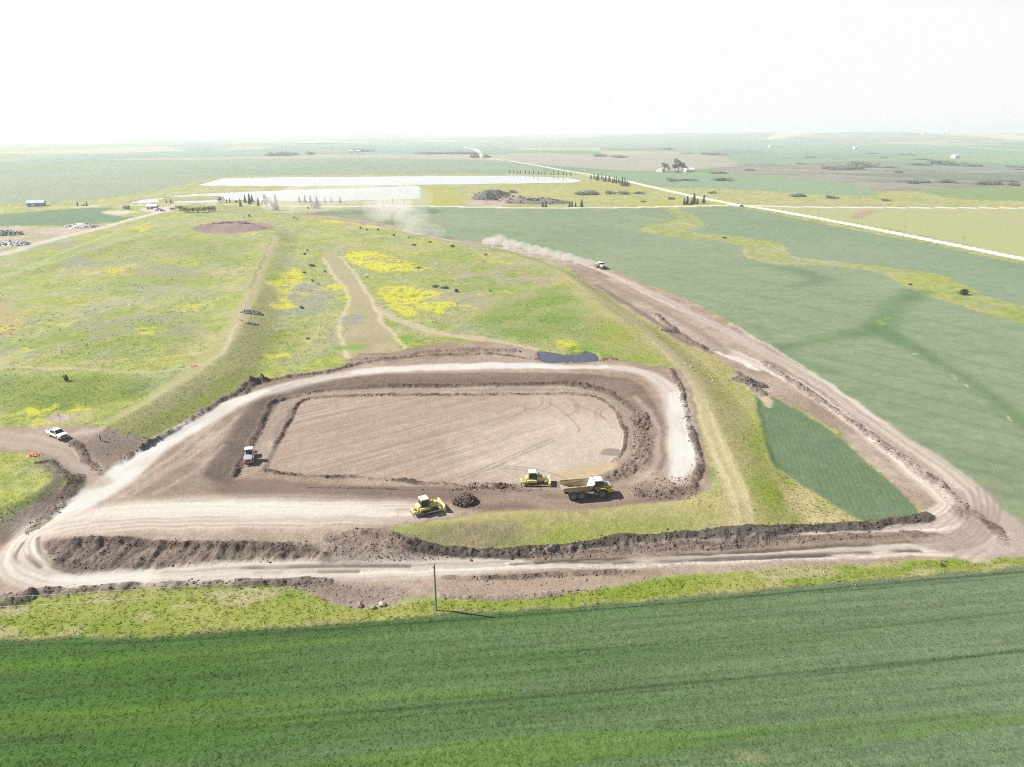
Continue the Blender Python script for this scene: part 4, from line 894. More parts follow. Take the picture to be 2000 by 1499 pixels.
# clods of earth along the windrows
ico = bmesh.new(); bmesh.ops.create_icosphere(ico, subdivisions=1, radius=1.0); IV = np.array([v.co[:] for v in ico.verts])[:12]; 
ico.free()
ico = bmesh.new(); bmesh.ops.create_icosphere(ico, subdivisions=1, radius=1.0); ico.verts.index_update()
IV = np.array([v.co[:] for v in ico.verts]); IF = np.array([[v.index for v in f.verts] for f in ico.faces]); ico.free()
def clods(name, xs, ys, size, label, cat='earth', bright=1.0, colr=None, zup=.1, var=.2):
    n = len(xs); zs, kk = lookup(xs, ys)
    sc = size[:, None] * (1 + .3 * rng.standard_normal((n, 3))).clip(.4, 1.8)
    q = IV[None] * (1 + .28 * rng.standard_normal((n, len(IV), 1))).clip(.5, 1.6) * sc[:, None, :]
    a = rng.random(n) * 6.28; ca, sa = np.cos(a)[:, None], np.sin(a)[:, None]
    qx = q[..., 0] * ca - q[..., 1] * sa; qy = q[..., 0] * sa + q[..., 1] * ca
    V = np.stack([qx + xs[:, None], qy + ys[:, None], q[..., 2] * .65 + (zs + zup * size)[:, None]], -1)
    base = np.minimum(C[kk] * .95 + np.array([.008,.006,.005]), np.array([.165,.124,.098])) if colr is None else np.repeat(v3(colr)[None, :], n, 0)
    cc = base * bright * (1 + var * rng.standard_normal(n)).clip(.35, 1.8)[:, None]
    Cc = np.repeat(cc[:, None, :], len(IV), 1)
    F = (IF[None] + (np.arange(n) * len(IV))[:, None, None]).reshape(-1, 3)
    return tri_object(name, V.reshape(-1, 3), F, Cc.reshape(-1, 3), label, cat)
cx, cy, cs = [], [], []
for line, w, h in WIND:
    p = np.asarray(line)[:, :2]; seg = np.hypot(*(p[1:] - p[:-1]).T); L = seg.sum()
    if np.hypot(*p.mean(0)) > 330: continue
    n = int(L * 6.5 * min(1.5, .5 + w * .5)); t = rng.random(n) * L; cum = np.concatenate([[0], np.cumsum(seg)])
    i = np.clip(np.searchsorted(cum, t) - 1, 0, len(seg) - 1); f = (t - cum[i]) / np.maximum(seg[i], 1e-6)
    q = p[i] + (p[i + 1] - p[i]) * f[:, None]; q = q + rng.normal(0, w * .55, (n, 2))
    s = (.06 + .14 * rng.random(n) ** 2.6) * (1 + .5 * min(h, 1))
    keep_ = rng.random(n) < np.clip(.75 + .9 * fbm(t, t * 0, 4, 3, int(L) % 97), .08, 1)
    cx.append(q[keep_, 0]); cy.append(q[keep_, 1]); cs.append(s[keep_])
def in_poly(pts, n, smin, smax):
    poly = np.array([p[:2] for p in W(pts, 3)]); x0, y0 = poly.min(0); x1, y1 = poly.max(0)
    x = rng.uniform(x0, x1, n); y = rng.uniform(y0, y1, n); k = sdf(poly, x, y) < 0
    x, y = x[k], y[k]; cx.append(x); cy.append(y); cs.append(smin + (smax - smin) * rng.random(len(x)) ** 3)
in_poly([(90,1062),(300,1055),(600,1066),(620,1090),(300,1112),(110,1110)], 700, .05, .2)
in_poly([(640,1060),(760,1042),(900,1085),(700,1098)], 700, .05, .22)
in_poly([(560,1142),(780,1150),(775,1178),(640,1174)], 450, .04, .18)
in_poly([(860,1140),(1230,1122),(1240,1136),(870,1170)], 500, .04, .16)
in_poly([(1195,930),(1262,880),(1262,830),(1235,810),(1235,880)], 1500, .08, .38)
in_poly([(1240,945),(1350,930),(1350,975),(1240,972)], 700, .06, .25)
in_poly([(1050,1083),(1400,1062),(1700,1045),(1700,1052),(1400,1075),(1060,1094)], 1500, .05, .28)
in_poly([(215,845),(300,862),(240,905),(190,890)], 300, .04, .18)
in_poly([(900,945),(1010,945),(1060,958),(940,962)], 500, .06, .3)
cx = np.concatenate(cx); cy = np.concatenate(cy); cs = np.concatenate(cs)
okp = np.ones(len(cx), bool)
for px, py, rad in PADS:
    x, y = at(px, py); okp &= np.hypot(cx - x, cy - y) > rad * .62
clods('earth_clods', cx[okp], cy[okp], cs[okp], 'broken brown clods lying along the windrows and torn slopes', bright=.95)
def pile(px, py, rx, ry, h, n, smin, smax, colr, name, label, cat='pile', rz=0.0, var=.28):
    """one heap: its own mesh of a rough mound with lumps"""
    x, y = at(px, py); zb = ground_z(x, y)
    V = []; F = []; Cc = []
    m = 26
    gx = np.linspace(-1, 1, m); gxx, gyy = np.meshgrid(gx, gx)
    rr_ = np.hypot(gxx, gyy); hh = np.clip(1 - rr_ ** 2, 0, 1) ** .8
    nz = fbm(gxx * rx + x, gyy * ry + y, max(min(rx, ry) * .45, .3), 3, 170)
    px_ = x + gxx * rx * math.cos(rz) - gyy * ry * math.sin(rz); py_ = y + gxx * rx * math.sin(rz) + gyy * ry * math.cos(rz)
    gz, _ = lookup(px_.ravel(), py_.ravel())
    pz = gz.reshape(m, m) + h * hh * (1 + .4 * nz) - .08
    V.append(np.stack([px_, py_, pz], -1).reshape(-1, 3)); base = np.arange(m * m).reshape(m, m)
    q = np.stack([base[:-1, :-1], base[:-1, 1:], base[1:, 1:], base[1:, :-1]], -1).reshape(-1, 4)
    keep_ = (hh.ravel()[q].max(1) > 0); q = q[keep_]
    F.append(np.concatenate([q[:, [0, 1, 2]], q[:, [0, 2, 3]]])); Cc.append(np.repeat(v3(colr)[None, :], m * m, 0) * (1 + .3 * nz.ravel())[:, None])
    t = rng.random(n) * 6.28; r = np.sqrt(rng.random(n)) * .98; u_ = r * np.cos(t); v_ = r * np.sin(t)
    s = smin + (smax - smin) * rng.random(n) ** 2
    hx = x + u_ * rx * math.cos(rz) - v_ * ry * math.sin(rz); hy = y + u_ * rx * math.sin(rz) + v_ * ry * math.cos(rz)
    hz = lookup(hx, hy)[0] + h * np.clip(1 - r ** 2, 0, 1) ** .8 * .95
    qq = IV[None] * (1 + .3 * rng.standard_normal((n, len(IV), 1))).clip(.5, 1.6) * (s[:, None] * (1 + .3 * rng.standard_normal((n, 3))).clip(.5, 1.6))[:, None, :]
    V2 = qq + np.stack([hx, hy, hz], -1)[:, None, :]
    off = m * m
    F.append((IF[None] + off + (np.arange(n) * len(IV))[:, None, None]).reshape(-1, 3)); V.append(V2.reshape(-1, 3))
    Cc.append(np.repeat((v3(colr)[None, :] * (1 + var * rng.standard_normal(n)).clip(.3, 2)[:, None])[:, None, :], len(IV), 1).reshape(-1, 3))
    o = tri_object(name, np.concatenate(V) - np.array([x, y, zb]), np.concatenate(F), np.concatenate(Cc), label, cat)
    o.location = (x, y, zb); del o['kind']
    return o
pile(908, 981, 2.5, 2.1, 1.5, 520, .08, .30, (.105,.076,.060), 'soil_pile', 'dark cloddy soil pile between the near bulldozer and the far bulldozer')
pile(492, 612, 4.4, 2.2, 1.0, 240, .10, .42, (.22,.215,.195), 'rubble_pile', 'grey rubble pile beside the track on the grassy dyke')
pile(492, 634, 2.4, 1.2, .5, 70, .12, .4, (.22,.20,.18), 'rubble_pile', 'small brown rubble scatter below the grey rubble pile')
pile(1464, 748, 2.6, 6.0, .9, 260, .08, .26, (.115,.095,.085), 'soil_pile', 'grey soil pile at the corner of the triangular crop by the haul road', rz=.75)
pile(1308, 648, 1.6, 4.2, .8, 180, .08, .3, (.10,.078,.07), 'soil_pile', 'dark soil pile on the edge of the haul road below the grassy dyke', rz=.7)
pile(158, 444, 13, 9, 2.6, 240, .3, 1.0, (.40,.39,.37), 'debris_pile', 'pale grey debris pile beside the gravel road at left', var=.35)
pile(8, 459, 14, 7, 2.5, 160, .5, 1.4, (.20,.21,.18), 'debris_pile', 'dark debris pile at the left edge behind the white scrap', var=.5)
pile(20, 478, 14, 7, 1.6, 230, .35, 1.1, (.42,.42,.45), 'scrap_pile', 'white and dark scrap pile at the left edge by the gravel road', var=.8)
pile(962, 388, 24, 26, 9.0, 200, .5, 1.5, (.095,.088,.085), 'stockpile', 'dark humped stockpile beyond the cross road')
pile(1005, 394, 18, 16, 6.0, 160, .5, 1.6, (.23,.19,.165), 'stockpile', 'tan rocky stockpile end next to the dark humped stockpile', var=.5)
pile(1050, 397, 36, 15, 5.0, 160, .5, 1.4, (.16,.14,.125), 'stockpile', 'long low brown stockpile tapering to the right beyond the cross road')
pile(455, 440, 17, 10, 1.6, 200, .3, .9, (.13,.10,.095), 'soil_pile', 'dark crest of the broad purple brown soil mound on the grassland')
def boulder(px, py, r, colr, label, sq=.6):
    x, y = at(px, py); z = ground_z(x, y)
    bm = bmesh.new(); bmesh.ops.create_icosphere(bm, subdivisions=2, radius=r)
    for v in bm.verts:
        n_ = float(fbm(np.array([v.co.x * 3 + px]), np.array([v.co.y * 3 + v.co.z * 2]), r * 2.2, 2, 33)[0])
        v.co *= 1 + .35 * n_; v.co.z *= sq
    me = bpy.data.meshes.new('boulder'); bm.to_mesh(me); bm.free(); me.materials.append(mat('rock_%d' % int(colr[0] * 100), colr, .9, dirt=.5, scale=4))
    o = bpy.data.objects.new('boulder', me); COL.objects.link(o); o.location = (x, y, z + r * sq * .45)
    return tag(o, label, 'boulder')
boulder(703, 1184, .5, (.25,.21,.18), 'left boulder of three where the torn earth meets the verge', .8)
boulder(747, 1182, .62, (.36,.33,.28), 'pale broad boulder lying right of the other two at the verge')
boulder(729, 1188, .42, (.24,.21,.19), 'grey boulder sunk in grass between the left boulder and the pale broad one', .7)
boulder(1338, 711, .42, (.50,.46,.38), 'upper pale stone on the two track path of the dyke')
boulder(1350, 717, .42, (.40,.36,.29), 'lower tan stone on the two track path of the dyke')

# ------------------------------------------------------------------ machine materials
YELP = mat('yellow_paint', (.58,.49,.17), .5, dirt=.55, scale=1.6); YELD = mat('yellow_paint_deep', (.50,.35,.06), .5, dirt=.55, scale=1.8)
CREAM = mat('cream_roof', (.66,.62,.42), .5, dirt=.1); STEEL = mat('worn_steel', (.20,.18,.16), .5, .3, dirt=.6, scale=1.5)
TRACKM = mat('track_steel', (.055,.05,.047), .6, .2, dirt=.35, scale=5); RUB = mat('tyre_rubber', (.055,.052,.048), .85, dirt=.35, scale=3)
RIMM = mat('rim_grey', (.20,.18,.16), .6, dirt=.5); GLASS = mat('dark_glass', (.018,.022,.026), .08, dirt=.05, spec=.6)
WHT = mat('white_paint', (.78,.78,.78), .35, dirt=.08); BLK = mat('black_frame', (.02,.02,.02), .6, dirt=.25)
GREYP = mat('grey_paint', (.32,.34,.35), .5, dirt=.2); ORG = mat('orange_paint', (.52,.17,.09), .5, dirt=.25); DRUMM = mat('drum_steel', (.30,.29,.28), .35, .6, dirt=.6)
BODYI = mat('dump_lining', (.46,.41,.36), .75, dirt=.6, dirtcol=(.30,.25,.20), scale=.9); BODYO = mat('dump_side', (.35,.26,.14), .6, dirt=.8, dirtcol=(.22,.16,.11), scale=.8)
LAMP = mat('lamp_glass', (.7,.7,.66), .15, dirt=0); CHROME = mat('grille_chrome', (.5,.5,.5), .25, .8, dirt=0)
def wheel(name, c, r, w, parent, rim=RIMM, lugs=0):
    o = MB().lathe_y([(r * .56, -w * .40), (r * .74, -w * .5), (r * .93, -w * .46), (r, -w * .32), (r, w * .32), (r * .93, w * .46), (r * .74, w * .5), (r * .56, w * .40)], c, 28)
    if lugs:
        for k in range(lugs):
            t = 2 * math.pi * k / lugs; ct, st = math.cos(t), math.sin(t); dx, dz = -st * .05, ct * .05
            p = [(c[0] + ct * q + sx * dx * 1.4, c[1] + sy * w * .42, c[2] + st * q + sx * dz * 1.4) for q in (r * .97, r * 1.035) for sx, sy in ((-1, -1), (1, -1), (1, 1), (-1, 1))]
            o.hexa(p)
    wh = o.build(name, RUB, parent, smooth=False)
    rm = MB().lathe_y([(.02, -w * .28), (r * .22, -w * .34), (r * .30, -w * .22), (r * .50, -w * .26), (r * .57, -w * .41)], c, 20)
    rm.lathe_y([(.02, w * .28), (r * .22, w * .34), (r * .30, w * .22), (r * .50, w * .26), (r * .57, w * .41)], c, 20).build('rim', rim, wh)
    return wh

# ------------------------------------------------------------------ articulated dump truck
def make_hauler(label, loc, rz, group, dusty=False):
    YELD_ = mat('dusty_paint', (.62,.57,.40), .7, dirt=.5, dirtcol=(.55,.50,.43)) if dusty else YELD
    BODYO_ = mat('dusty_side', (.45,.40,.32), .8, dirt=.5, dirtcol=(.5,.45,.38)) if dusty else BODYO
    t = thing('dump_truck', label, 'dump truck', loc, rz, group)
    f = MB(); f.box(-4.5, .9, -.45, .45, 1.0, 1.35).box(.9, 1.5, -.22, .22, .95, 1.4).box(1.4, 4.7, -.5, .5, .85, 1.3)
    for x in (-2.95, -1.3, 2.8): f.cyl((x, -1.35, .9), (x, 1.35, .9), .22, n=10)
    f.box(-3.6, -.7, -.95, -.7, .95, 1.25).box(-3.6, -.7, .7, .95, .95, 1.25)
    f.build('chassis', BLK, t, .02)
    # open dump body, tail flared up, sides leaning out
    th = .10
    side = [(-5.05, 2.25), (-3.3, 1.62), (.25, 1.58), (.75, 2.3), (.95, 3.02), (-4.95, 2.92)]
    def wall(sgn):
        m = MB(); n = len(side)
        yo = [1.28, 1.28, 1.25, 1.5, 1.6, 1.68]
        v = [(x, sgn * y, z) for (x, z), y in zip(side, yo)] + [(x, sgn * (y - th), z) for (x, z), y in zip(side, yo)]
        m.add(v, [tuple(range(n)), tuple(range(2 * n - 1, n - 1, -1))] + [(i, (i + 1) % n, (i + 1) % n + n, i + n) for i in range(n)])
        for x in (-4.2, -3.1, -2.0, -.9, .1):
            zb = 1.75 if x > -3.3 else 2.0; yb = 1.33
            m.hexa([(x - .07, sgn * yb, zb), (x + .07, sgn * yb, zb), (x + .07, sgn * (yb + .07), zb), (x - .07, sgn * (yb + .07), zb),
                    (x - .07, sgn * 1.62, 2.82), (x + .07, sgn * 1.62, 2.82), (x + .07, sgn * 1.72, 2.82), (x - .07, sgn * 1.72, 2.82)])
        m.hexa([(-4.98, sgn * 1.56, 2.86), (.98, sgn * 1.5, 2.95), (.98, sgn * 1.72, 2.95), (-4.98, sgn * 1.78, 2.86), (-4.98, sgn * 1.56, 2.99), (.98, sgn * 1.5, 3.08), (.98, sgn * 1.72, 3.08), (-4.98, sgn * 1.78, 2.99)])
        return m
    body = MB()
    body.hexa([(-5.05, -1.27, 2.22), (-3.3, -1.24, 1.58), (-3.3, 1.24, 1.58), (-5.05, 1.27, 2.22), (-5.05, -1.27, 2.34), (-3.3, -1.24, 1.70), (-3.3, 1.24, 1.70), (-5.05, 1.27, 2.34)])
    body.hexa([(-3.3, -1.24, 1.58), (.25, -1.22, 1.54), (.25, 1.22, 1.54), (-3.3, 1.24, 1.58), (-3.3, -1.24, 1.70), (.25, -1.22, 1.66), (.25, 1.22, 1.66), (-3.3, 1.24, 1.70)])
    db = body.build('dump_body', BODYI, t)
    wall(1).build('side_wall', BODYO_, db); wall(-1).build('side_wall', BODYO_, db)
    h = MB(); h.hexa([(.22, -1.2, 1.56), (.36, -1.2, 1.56), (.36, 1.2, 1.56), (.22, 1.2, 1.56), (.92, -1.62, 3.1), (1.06, -1.62, 3.1), (1.06, 1.62, 3.1), (.92, 1.62, 3.1)])
    h.hexa([(.9, -1.6, 3.06), (1.34, -1.35, 3.2), (1.34, 1.35, 3.2), (.9, 1.6, 3.06), (.9, -1.6, 3.16), (1.34, -1.35, 3.3), (1.34, 1.35, 3.3), (.9, 1.6, 3.16)])
    h.build('headboard', WHT, db, .015)  # sunlit brightness of the front wall put into the colour as white
    # cab
    cabp = [(1.45, 1.75), (3.05, 1.75), (3.2, 2.35), (2.95, 3.42), (1.5, 3.42)]
    cb = MB().prism(cabp, -.78, .78); cabo = cb.build('cab', BLK, t, .03)
    MB().prism([(1.42, 3.42), (3.02, 3.42), (3.1, 3.55), (2.9, 3.66), (1.5, 3.66), (1.40, 3.55)], -.88, .88).build('cab_roof', WHT, cabo, .03)
    g = MB(); g.hexa([(3.06, -.70, 2.42), (3.225, -.70, 2.40), (3.225, .70, 2.40), (3.06, .70, 2.42), (2.84, -.68, 3.36), (2.985, -.68, 3.36), (2.985, .68, 3.36), (2.84, .68, 3.36)]); g.build('windscreen', GLASS, cabo)
    for sg in (1, -1):
        MB().prism([(1.62, 2.35), (3.0, 2.35), (2.82, 3.3), (1.62, 3.3)], sg * .775, sg * .80).build('side_window', GLASS, cabo)
        MB().prism([(1.5, 1.72), (3.0, 1.72), (3.08, 2.28), (1.5, 2.28)], sg * .775, sg * .82).build('door', YELD_, cabo, .01)
    # engine hood, fenders, grille
    hd = MB().prism([(3.1, 1.45), (4.95, 1.25), (5.0, 2.1), (4.8, 2.3), (3.22, 2.52), (3.1, 2.4)], -.98, .98).build('hood', YELD_, t, .04)
    MB().hexa([(3.3, -.75, 2.50), (4.76, -.7, 2.30), (4.76, .7, 2.30), (3.3, .75, 2.50), (3.3, -.75, 2.56), (4.76, -.7, 2.36), (4.76, .7, 2.36), (3.3, .75, 2.56)]).build('hood_sheen_panel', GREYP, hd)  # pale sheen on the hood top, put in as a light grey panel
    MB().box(4.96, 5.04, -.62, .62, 1.4, 2.05).build('grille', BLK, hd)
    for sg in (1, -1):
        fd = MB()
        prof = [(1.75, 1.55), (1.95, 1.98), (2.35, 2.16), (3.3, 2.16), (3.75, 1.98), (4.1, 1.5), (4.0, 1.45), (3.62, 1.86), (3.25, 2.02), (2.4, 2.02), (2.05, 1.86), (1.88, 1.5)]
        n = len(prof)
        fd.add([(x, sg * .8, z) for x, z in prof] + [(x, sg * 1.55, z) for x, z in prof], [tuple(range(n)), tuple(range(2 * n - 1, n - 1, -1))] + [(i, (i + 1) % n, (i + 1) % n + n, i + n) for i in range(n)])
        fd.box(3.95, 5.0, sg * .98 if sg > 0 else -1.5, 1.5 if sg > 0 else -.98, 1.3, 2.0)
        fd.build('fender', YELD_, t)
        MB().box(5.0, 5.06, sg * 1.1 if sg > 0 else -1.42, 1.42 if sg > 0 else -1.1, 1.55, 1.8).build('headlight', LAMP, t)
        MB().cyl((3.0, sg * .85, 3.1), (3.25, sg * 1.4, 3.05), .025, n=6).box(3.2, 3.28, sg * 1.42 - .14, sg * 1.42 + .14, 2.6, 3.1).build('mirror', BLK, t)
        MB().box(1.3, 1.9, sg * 1.2 - .3, sg * 1.2 + .3, .8, 1.3).build('fuel_tank', STEEL, t, .03)
    MB().box(4.7, 5.1, -1.45, 1.45, .75, 1.2).build('bumper', BLK, t, .03)
    MB().cyl((1.3, -.95, 1.3), (1.3, -.95, 3.3), .09, n=10).build('exhaust_pipe', STEEL, t)
    MB().box(1.05, 1.4, -1.0, 1.0, 1.4, 2.6).build('radiator_box', BLK, t, .02)
    for x in (-2.95, -1.3, 2.8):
        for sg in (1, -1): wheel('wheel', (x, sg * 1.22, .9), .9, .68, t, lugs=26)
    return t
hp = spot(1145, 969)
make_hauler('big yellow dump truck with white cab roof and empty brown body, on the earthworks', hp, R(9), 'articulated dump trucks hauling earth')
p2 = spot(1172, 524); q2 = spot(1235, 549); rz2 = math.atan2(q2.y - p2.y, q2.x - p2.x)
make_hauler('small dusty pale dump truck raising dust on the haul road beside the big green crop', p2, rz2, 'articulated dump trucks hauling earth', True)

# ------------------------------------------------------------------ bulldozer
def make_dozer(label, loc, rz, group, full):
    t = thing('bulldozer', label, 'bulldozer', loc, rz, group)
    def stadium(x0, x1, z0, z1, n=8):
        r = (z1 - z0) / 2; zc = (z0 + z1) / 2; p = []
        for k in range(n + 1): a = -math.pi / 2 + math.pi * k / n; p.append((x1 - r + r * math.cos(a), zc + r * math.sin(a)))
        for k in range(n + 1): a = math.pi / 2 + math.pi * k / n; p.append((x0 + r + r * math.cos(a), zc + r * math.sin(a)))
        return p
    for sg in (1, -1):
        y0, y1 = sg * 1.05 - .31, sg * 1.05 + .31
        outer = stadium(-1.95, 1.95, .02, 1.02); inner = stadium(-1.80, 1.80, .16, .88)
        m = MB(); n = len(outer); v = [(x, y, z) for y in (y0, y1) for ring in (outer, inner) for x, z in ring]; fs = []
        for i in range(n):
            j = (i + 1) % n
            fs += [(i, j, j + n, i + n), (2 * n + i, 3 * n + i, 3 * n + j, 2 * n + j), (i, 2 * n + i, 2 * n + j, j), (n + i, n + j, 3 * n + j, 3 * n + i)]
        m.add(v, fs)
        for k in range(34):                                                     # grouser bars
            q = k / 34 * n; i = int(q); fr = q - i; a = outer[i % n]; b = outer[(i + 1) % n]
            x = a[0] + (b[0] - a[0]) * fr; z = a[1] + (b[1] - a[1]) * fr; xc = max(-1.45, min(1.45, x)); d = Vector((x - xc, 0, z - .52)).normalized(); s_ = Vector((-d.z, 0, d.x)) * .035
            p = Vector((x, 0, z)); pp = [p - s_ - d * .02, p + s_ - d * .02, p + s_ + d * .06, p - s_ + d * .06]
            m.hexa([(c.x, y0, max(c.z, 0)) for c in pp] + [(c.x, y1, max(c.z, 0)) for c in pp])
        tr = m.build('track', TRACKM, t)
        rf = MB().box(-1.35, 1.4, sg * 1.05 - .2, sg * 1.05 + .2, .3, .66)
        for x in (-1.38, 1.38): rf.cyl((x, y0 + .05, .52), (x, y1 - .05, .52), .36, n=18)
        for k in range(6): rf.cyl((-1.0 + k * .4, y0 + .08, .27), (-1.0 + k * .4, y1 - .08, .27), .13, n=10)
        rf.build('roller_frame', STEEL, tr)
    MB().box(-1.7, 1.6, -.72, .72, .5, 1.25).build('hull', YELP, t, .03)
    hd = MB().prism([(.25, 1.2), (1.95, 1.1), (2.05, 1.25), (2.0, 1.92), (.3, 2.12)], -.62, .62).build('hood', YELP, t, .04)
    MB().box(2.0, 2.08, -.5, .5, 1.2, 1.85).build('grille', BLK, hd)
    MB().cyl((.75, .3, 2.0), (.75, .3, 2.75), .07, n=10).build('exhaust_pipe', STEEL, t)
    MB().cyl((1.15, -.3, 2.0), (1.15, -.3, 2.45), .08, n=10).build('air_intake', BLK, t)
    for sg in (1, -1):
        MB().prism([(-1.75, 1.14), (.35, 1.14), (.35, 1.5), (-.2, 1.62), (-1.7, 1.62)], sg * 1.0 - .36, sg * 1.0 + .36).build('fender', YELP, t, .03)
        MB().prism([(-.2, .55), (2.75, .40), (2.75, .62), (-.2, .80)], sg * 1.47 - .07, sg * 1.47 + .07).build('push_arm', YELP, t, .01)
        MB().cyl((1.9, sg * .62, 1.7), (2.72, sg * .62, .95), .075, n=10).build('lift_cylinder', CHROME, t)
    MB().prism([(-2.05, .95), (-1.2, .95), (-1.2, 1.98), (-1.55, 2.02), (-1.95, 1.75)], -.78, .78).build('fuel_tank', YELP, t, .05)
    cabp = [(-1.3, 1.6), (.22, 1.6), (.34, 1.95), (.12, 2.98), (-1.12, 2.98), (-1.36, 2.0)]
    cab = MB().prism(cabp, -.74, .74).build('cab', BLK, t, .03)
    MB().prism([(-1.32, 2.98), (.24, 2.98), (.34, 3.08), (.22, 3.20), (-1.24, 3.20), (-1.38, 3.08)], -.86, .86).build('cab_roof', CREAM, cab, .03)
    for sg in (1, -1):
        MB().prism([(-1.15, 1.98), (-.55, 1.78), (-.55, 2.9), (-1.0, 2.9)], sg * .735, sg * .752).build('side_window', GLASS, cab)
        MB().prism([(-.48, 1.72), (.18, 1.72), (.24, 1.95), (.06, 2.9), (-.48, 2.9)], sg * .735, sg * .752).build('door', GLASS, cab)
    MB().hexa([(-1.39, -.6, 2.02), (-1.33, -.6, 2.02), (-1.33, .6, 2.02), (-1.39, .6, 2.02), (-1.16, -.6, 2.9), (-1.10, -.6, 2.9), (-1.10, .6, 2.9), (-1.16, .6, 2.9)]).build('rear_window', GLASS, cab)
    MB().hexa([(.30, -.6, 1.98), (.355, -.6, 1.98), (.355, .6, 1.98), (.30, .6, 1.98), (.10, -.6, 2.9), (.15, -.6, 2.9), (.15, .6, 2.9), (.10, .6, 2.9)]).build('windscreen', GLASS, cab)
    # curved blade with end plates
    bl = MB(); arc = [(3.05, .10), (2.86, .32), (2.76, .65), (2.80, 1.0), (2.95, 1.32), (3.10, 1.45)]
    for i in range(len(arc) - 1):
        (x0, z0), (x1, z1) = arc[i], arc[i + 1]
        bl.hexa([(x0 - .07, -1.75, z0), (x0, -1.75, z0), (x0, 1.75, z0), (x0 - .07, 1.75, z0), (x1 - .07, -1.75, z1), (x1, -1.75, z1), (x1, 1.75, z1), (x1 - .07, 1.75, z1)])
    b = bl.build('blade', YELP, t)
    MB().box(2.98, 3.14, -1.78, 1.78, .02, .16).build('cutting_edge', STEEL, b)
    for sg in (1, -1): MB().prism([(2.72, .1), (3.16, .04), (3.2, .6), (3.14, 1.46), (2.74, 1.0)], sg * 1.78 - .035, sg * 1.78 + .035).build('end_plate', YELP, b)
    # ripper
    rp = MB().box(-2.75, -2.0, -.75, -.55, .85, 1.05).box(-2.75, -2.0, .55, .75, .85, 1.05).box(-3.0, -2.65, -1.0, 1.0, .75, 1.1).cyl((-2.0, 0, 1.4), (-2.8, 0, 1.05), .08, n=8)
    r_ = rp.build('ripper', YELP, t, .02)
    for y in (-.8, 0, .8): MB().prism([(-3.0, .95), (-2.82, .95), (-2.85, .45), (-2.7, .12), (-2.95, .3), (-3.05, .6)], y - .06, y + .06).build('shank', STEEL, r_)
    return t
make_dozer('near bulldozer with a cream cab roof standing alone left of the dark soil pile', spot(834, 1000), R(28), 'yellow bulldozers', True)
make_dozer('farther bulldozer pushing the windrow directly behind the dump truck tail', spot(1045, 947), R(2), 'yellow bulldozers', True)

# ------------------------------------------------------------------ soil compactor, seen from the engine end
def make_roller():
    t = thing('soil_compactor', 'soil compactor with a white canopy, grey hood and orange red bumper', 'roller', spot(489, 899), R(104))
    for sg in (1, -1): wheel('wheel', (-1.35, sg * .82, .76), .76, .55, t, lugs=18)
    MB().box(-2.55, -.3, -.62, .62, .55, 1.05).build('chassis', BLK, t, .02)
    hd = MB().prism([(-2.85, 1.0), (-.5, 1.0), (-.5, 1.72), (-1.2, 1.80), (-2.6, 1.62), (-2.85, 1.40)], -.82, .82).build('hood', GREYP, t, .06)
    MB().prism([(-3.0, .62), (-2.45, .62), (-2.45, 1.12), (-2.8, 1.22), (-3.02, 1.0)], -1.04, 1.04).build('rear_bumper', ORG, t, .05)
    MB().box(-2.88, -2.83, -.55, .55, 1.14, 1.40).build('grille', BLK, hd)
    for sg in (1, -1):
        MB().prism([(-2.35, 1.12), (-.35, 1.12), (-.35, 1.26), (-.7, 1.58), (-2.1, 1.58)], sg * .96 - .13, sg * .96 + .13).build('fender', GREYP, t, .03)
        MB().box(-3.05, -2.98, sg * .8 - .12, sg * .8 + .12, .86, 1.0).build('tail_lamp', mat('tail_red', (.4, .03, .02), .3), t)
    MB().box(-.5, .75, -.72, .72, .85, 1.35).build('platform', GREYP, t, .03)
    cab = MB(); cab.prism([(-.48, 1.3), (.7, 1.3), (.85, 1.7), (.62, 2.78), (-.42, 2.78)], -.68, .68); c = cab.build('cab', BLK, t, .03)
    MB().hexa([(-.505, -.55, 1.75), (-.475, -.55, 1.75), (-.475, .55, 1.75), (-.505, .55, 1.75), (-.46, -.55, 2.7), (-.43, -.55, 2.7), (-.43, .55, 2.7), (-.46, .55, 2.7)]).build('rear_window', GLASS, c)
    for sg in (1, -1): MB().prism([(-.35, 1.4), (.66, 1.4), (.76, 1.7), (.54, 2.7), (-.32, 2.7)], sg * .675, sg * .70).build('side_window', GLASS, c)
    MB().hexa([(.84, -.55, 1.72), (.87, -.55, 1.72), (.87, .55, 1.72), (.84, .55, 1.72), (.62, -.55, 2.7), (.65, -.55, 2.7), (.65, .55, 2.7), (.62, .55, 2.7)]).build('windscreen', GLASS, c)
    MB().prism([(-.62, 2.78), (.86, 2.78), (.92, 2.86), (.8, 2.96), (-.56, 2.96), (-.68, 2.86)], -.86, .86).build('canopy', WHT, c, .03)
    for x in (-.44, .66):
        for sg in (1, -1): MB().box(x - .04, x + .04, sg * .70 - .05, sg * .70 + .05, 1.3, 2.78).build('post', WHT, c)
    dr = MB().lathe_y([(.02, -1.05), (.70, -1.05), (.76, -1.02), (.76, 1.02), (.70, 1.05), (.02, 1.05)], (2.0, 0, .76), 32).build('drum', DRUMM, t, smooth=False)
    fr = MB().box(1.0, 3.0, -1.3, -1.1, .62, .95).box(1.0, 3.0, 1.1, 1.3, .62, .95).box(.85, 1.12, -1.3, 1.3, .58, .98).box(2.86, 3.1, -1.3, 1.3, .55, 1.0)
    fr.build('drum_frame', ORG, t, .03)
    MB().box(.6, .95, -.25, .25, .6, 1.0).build('articulation', STEEL, t)
make_roller()

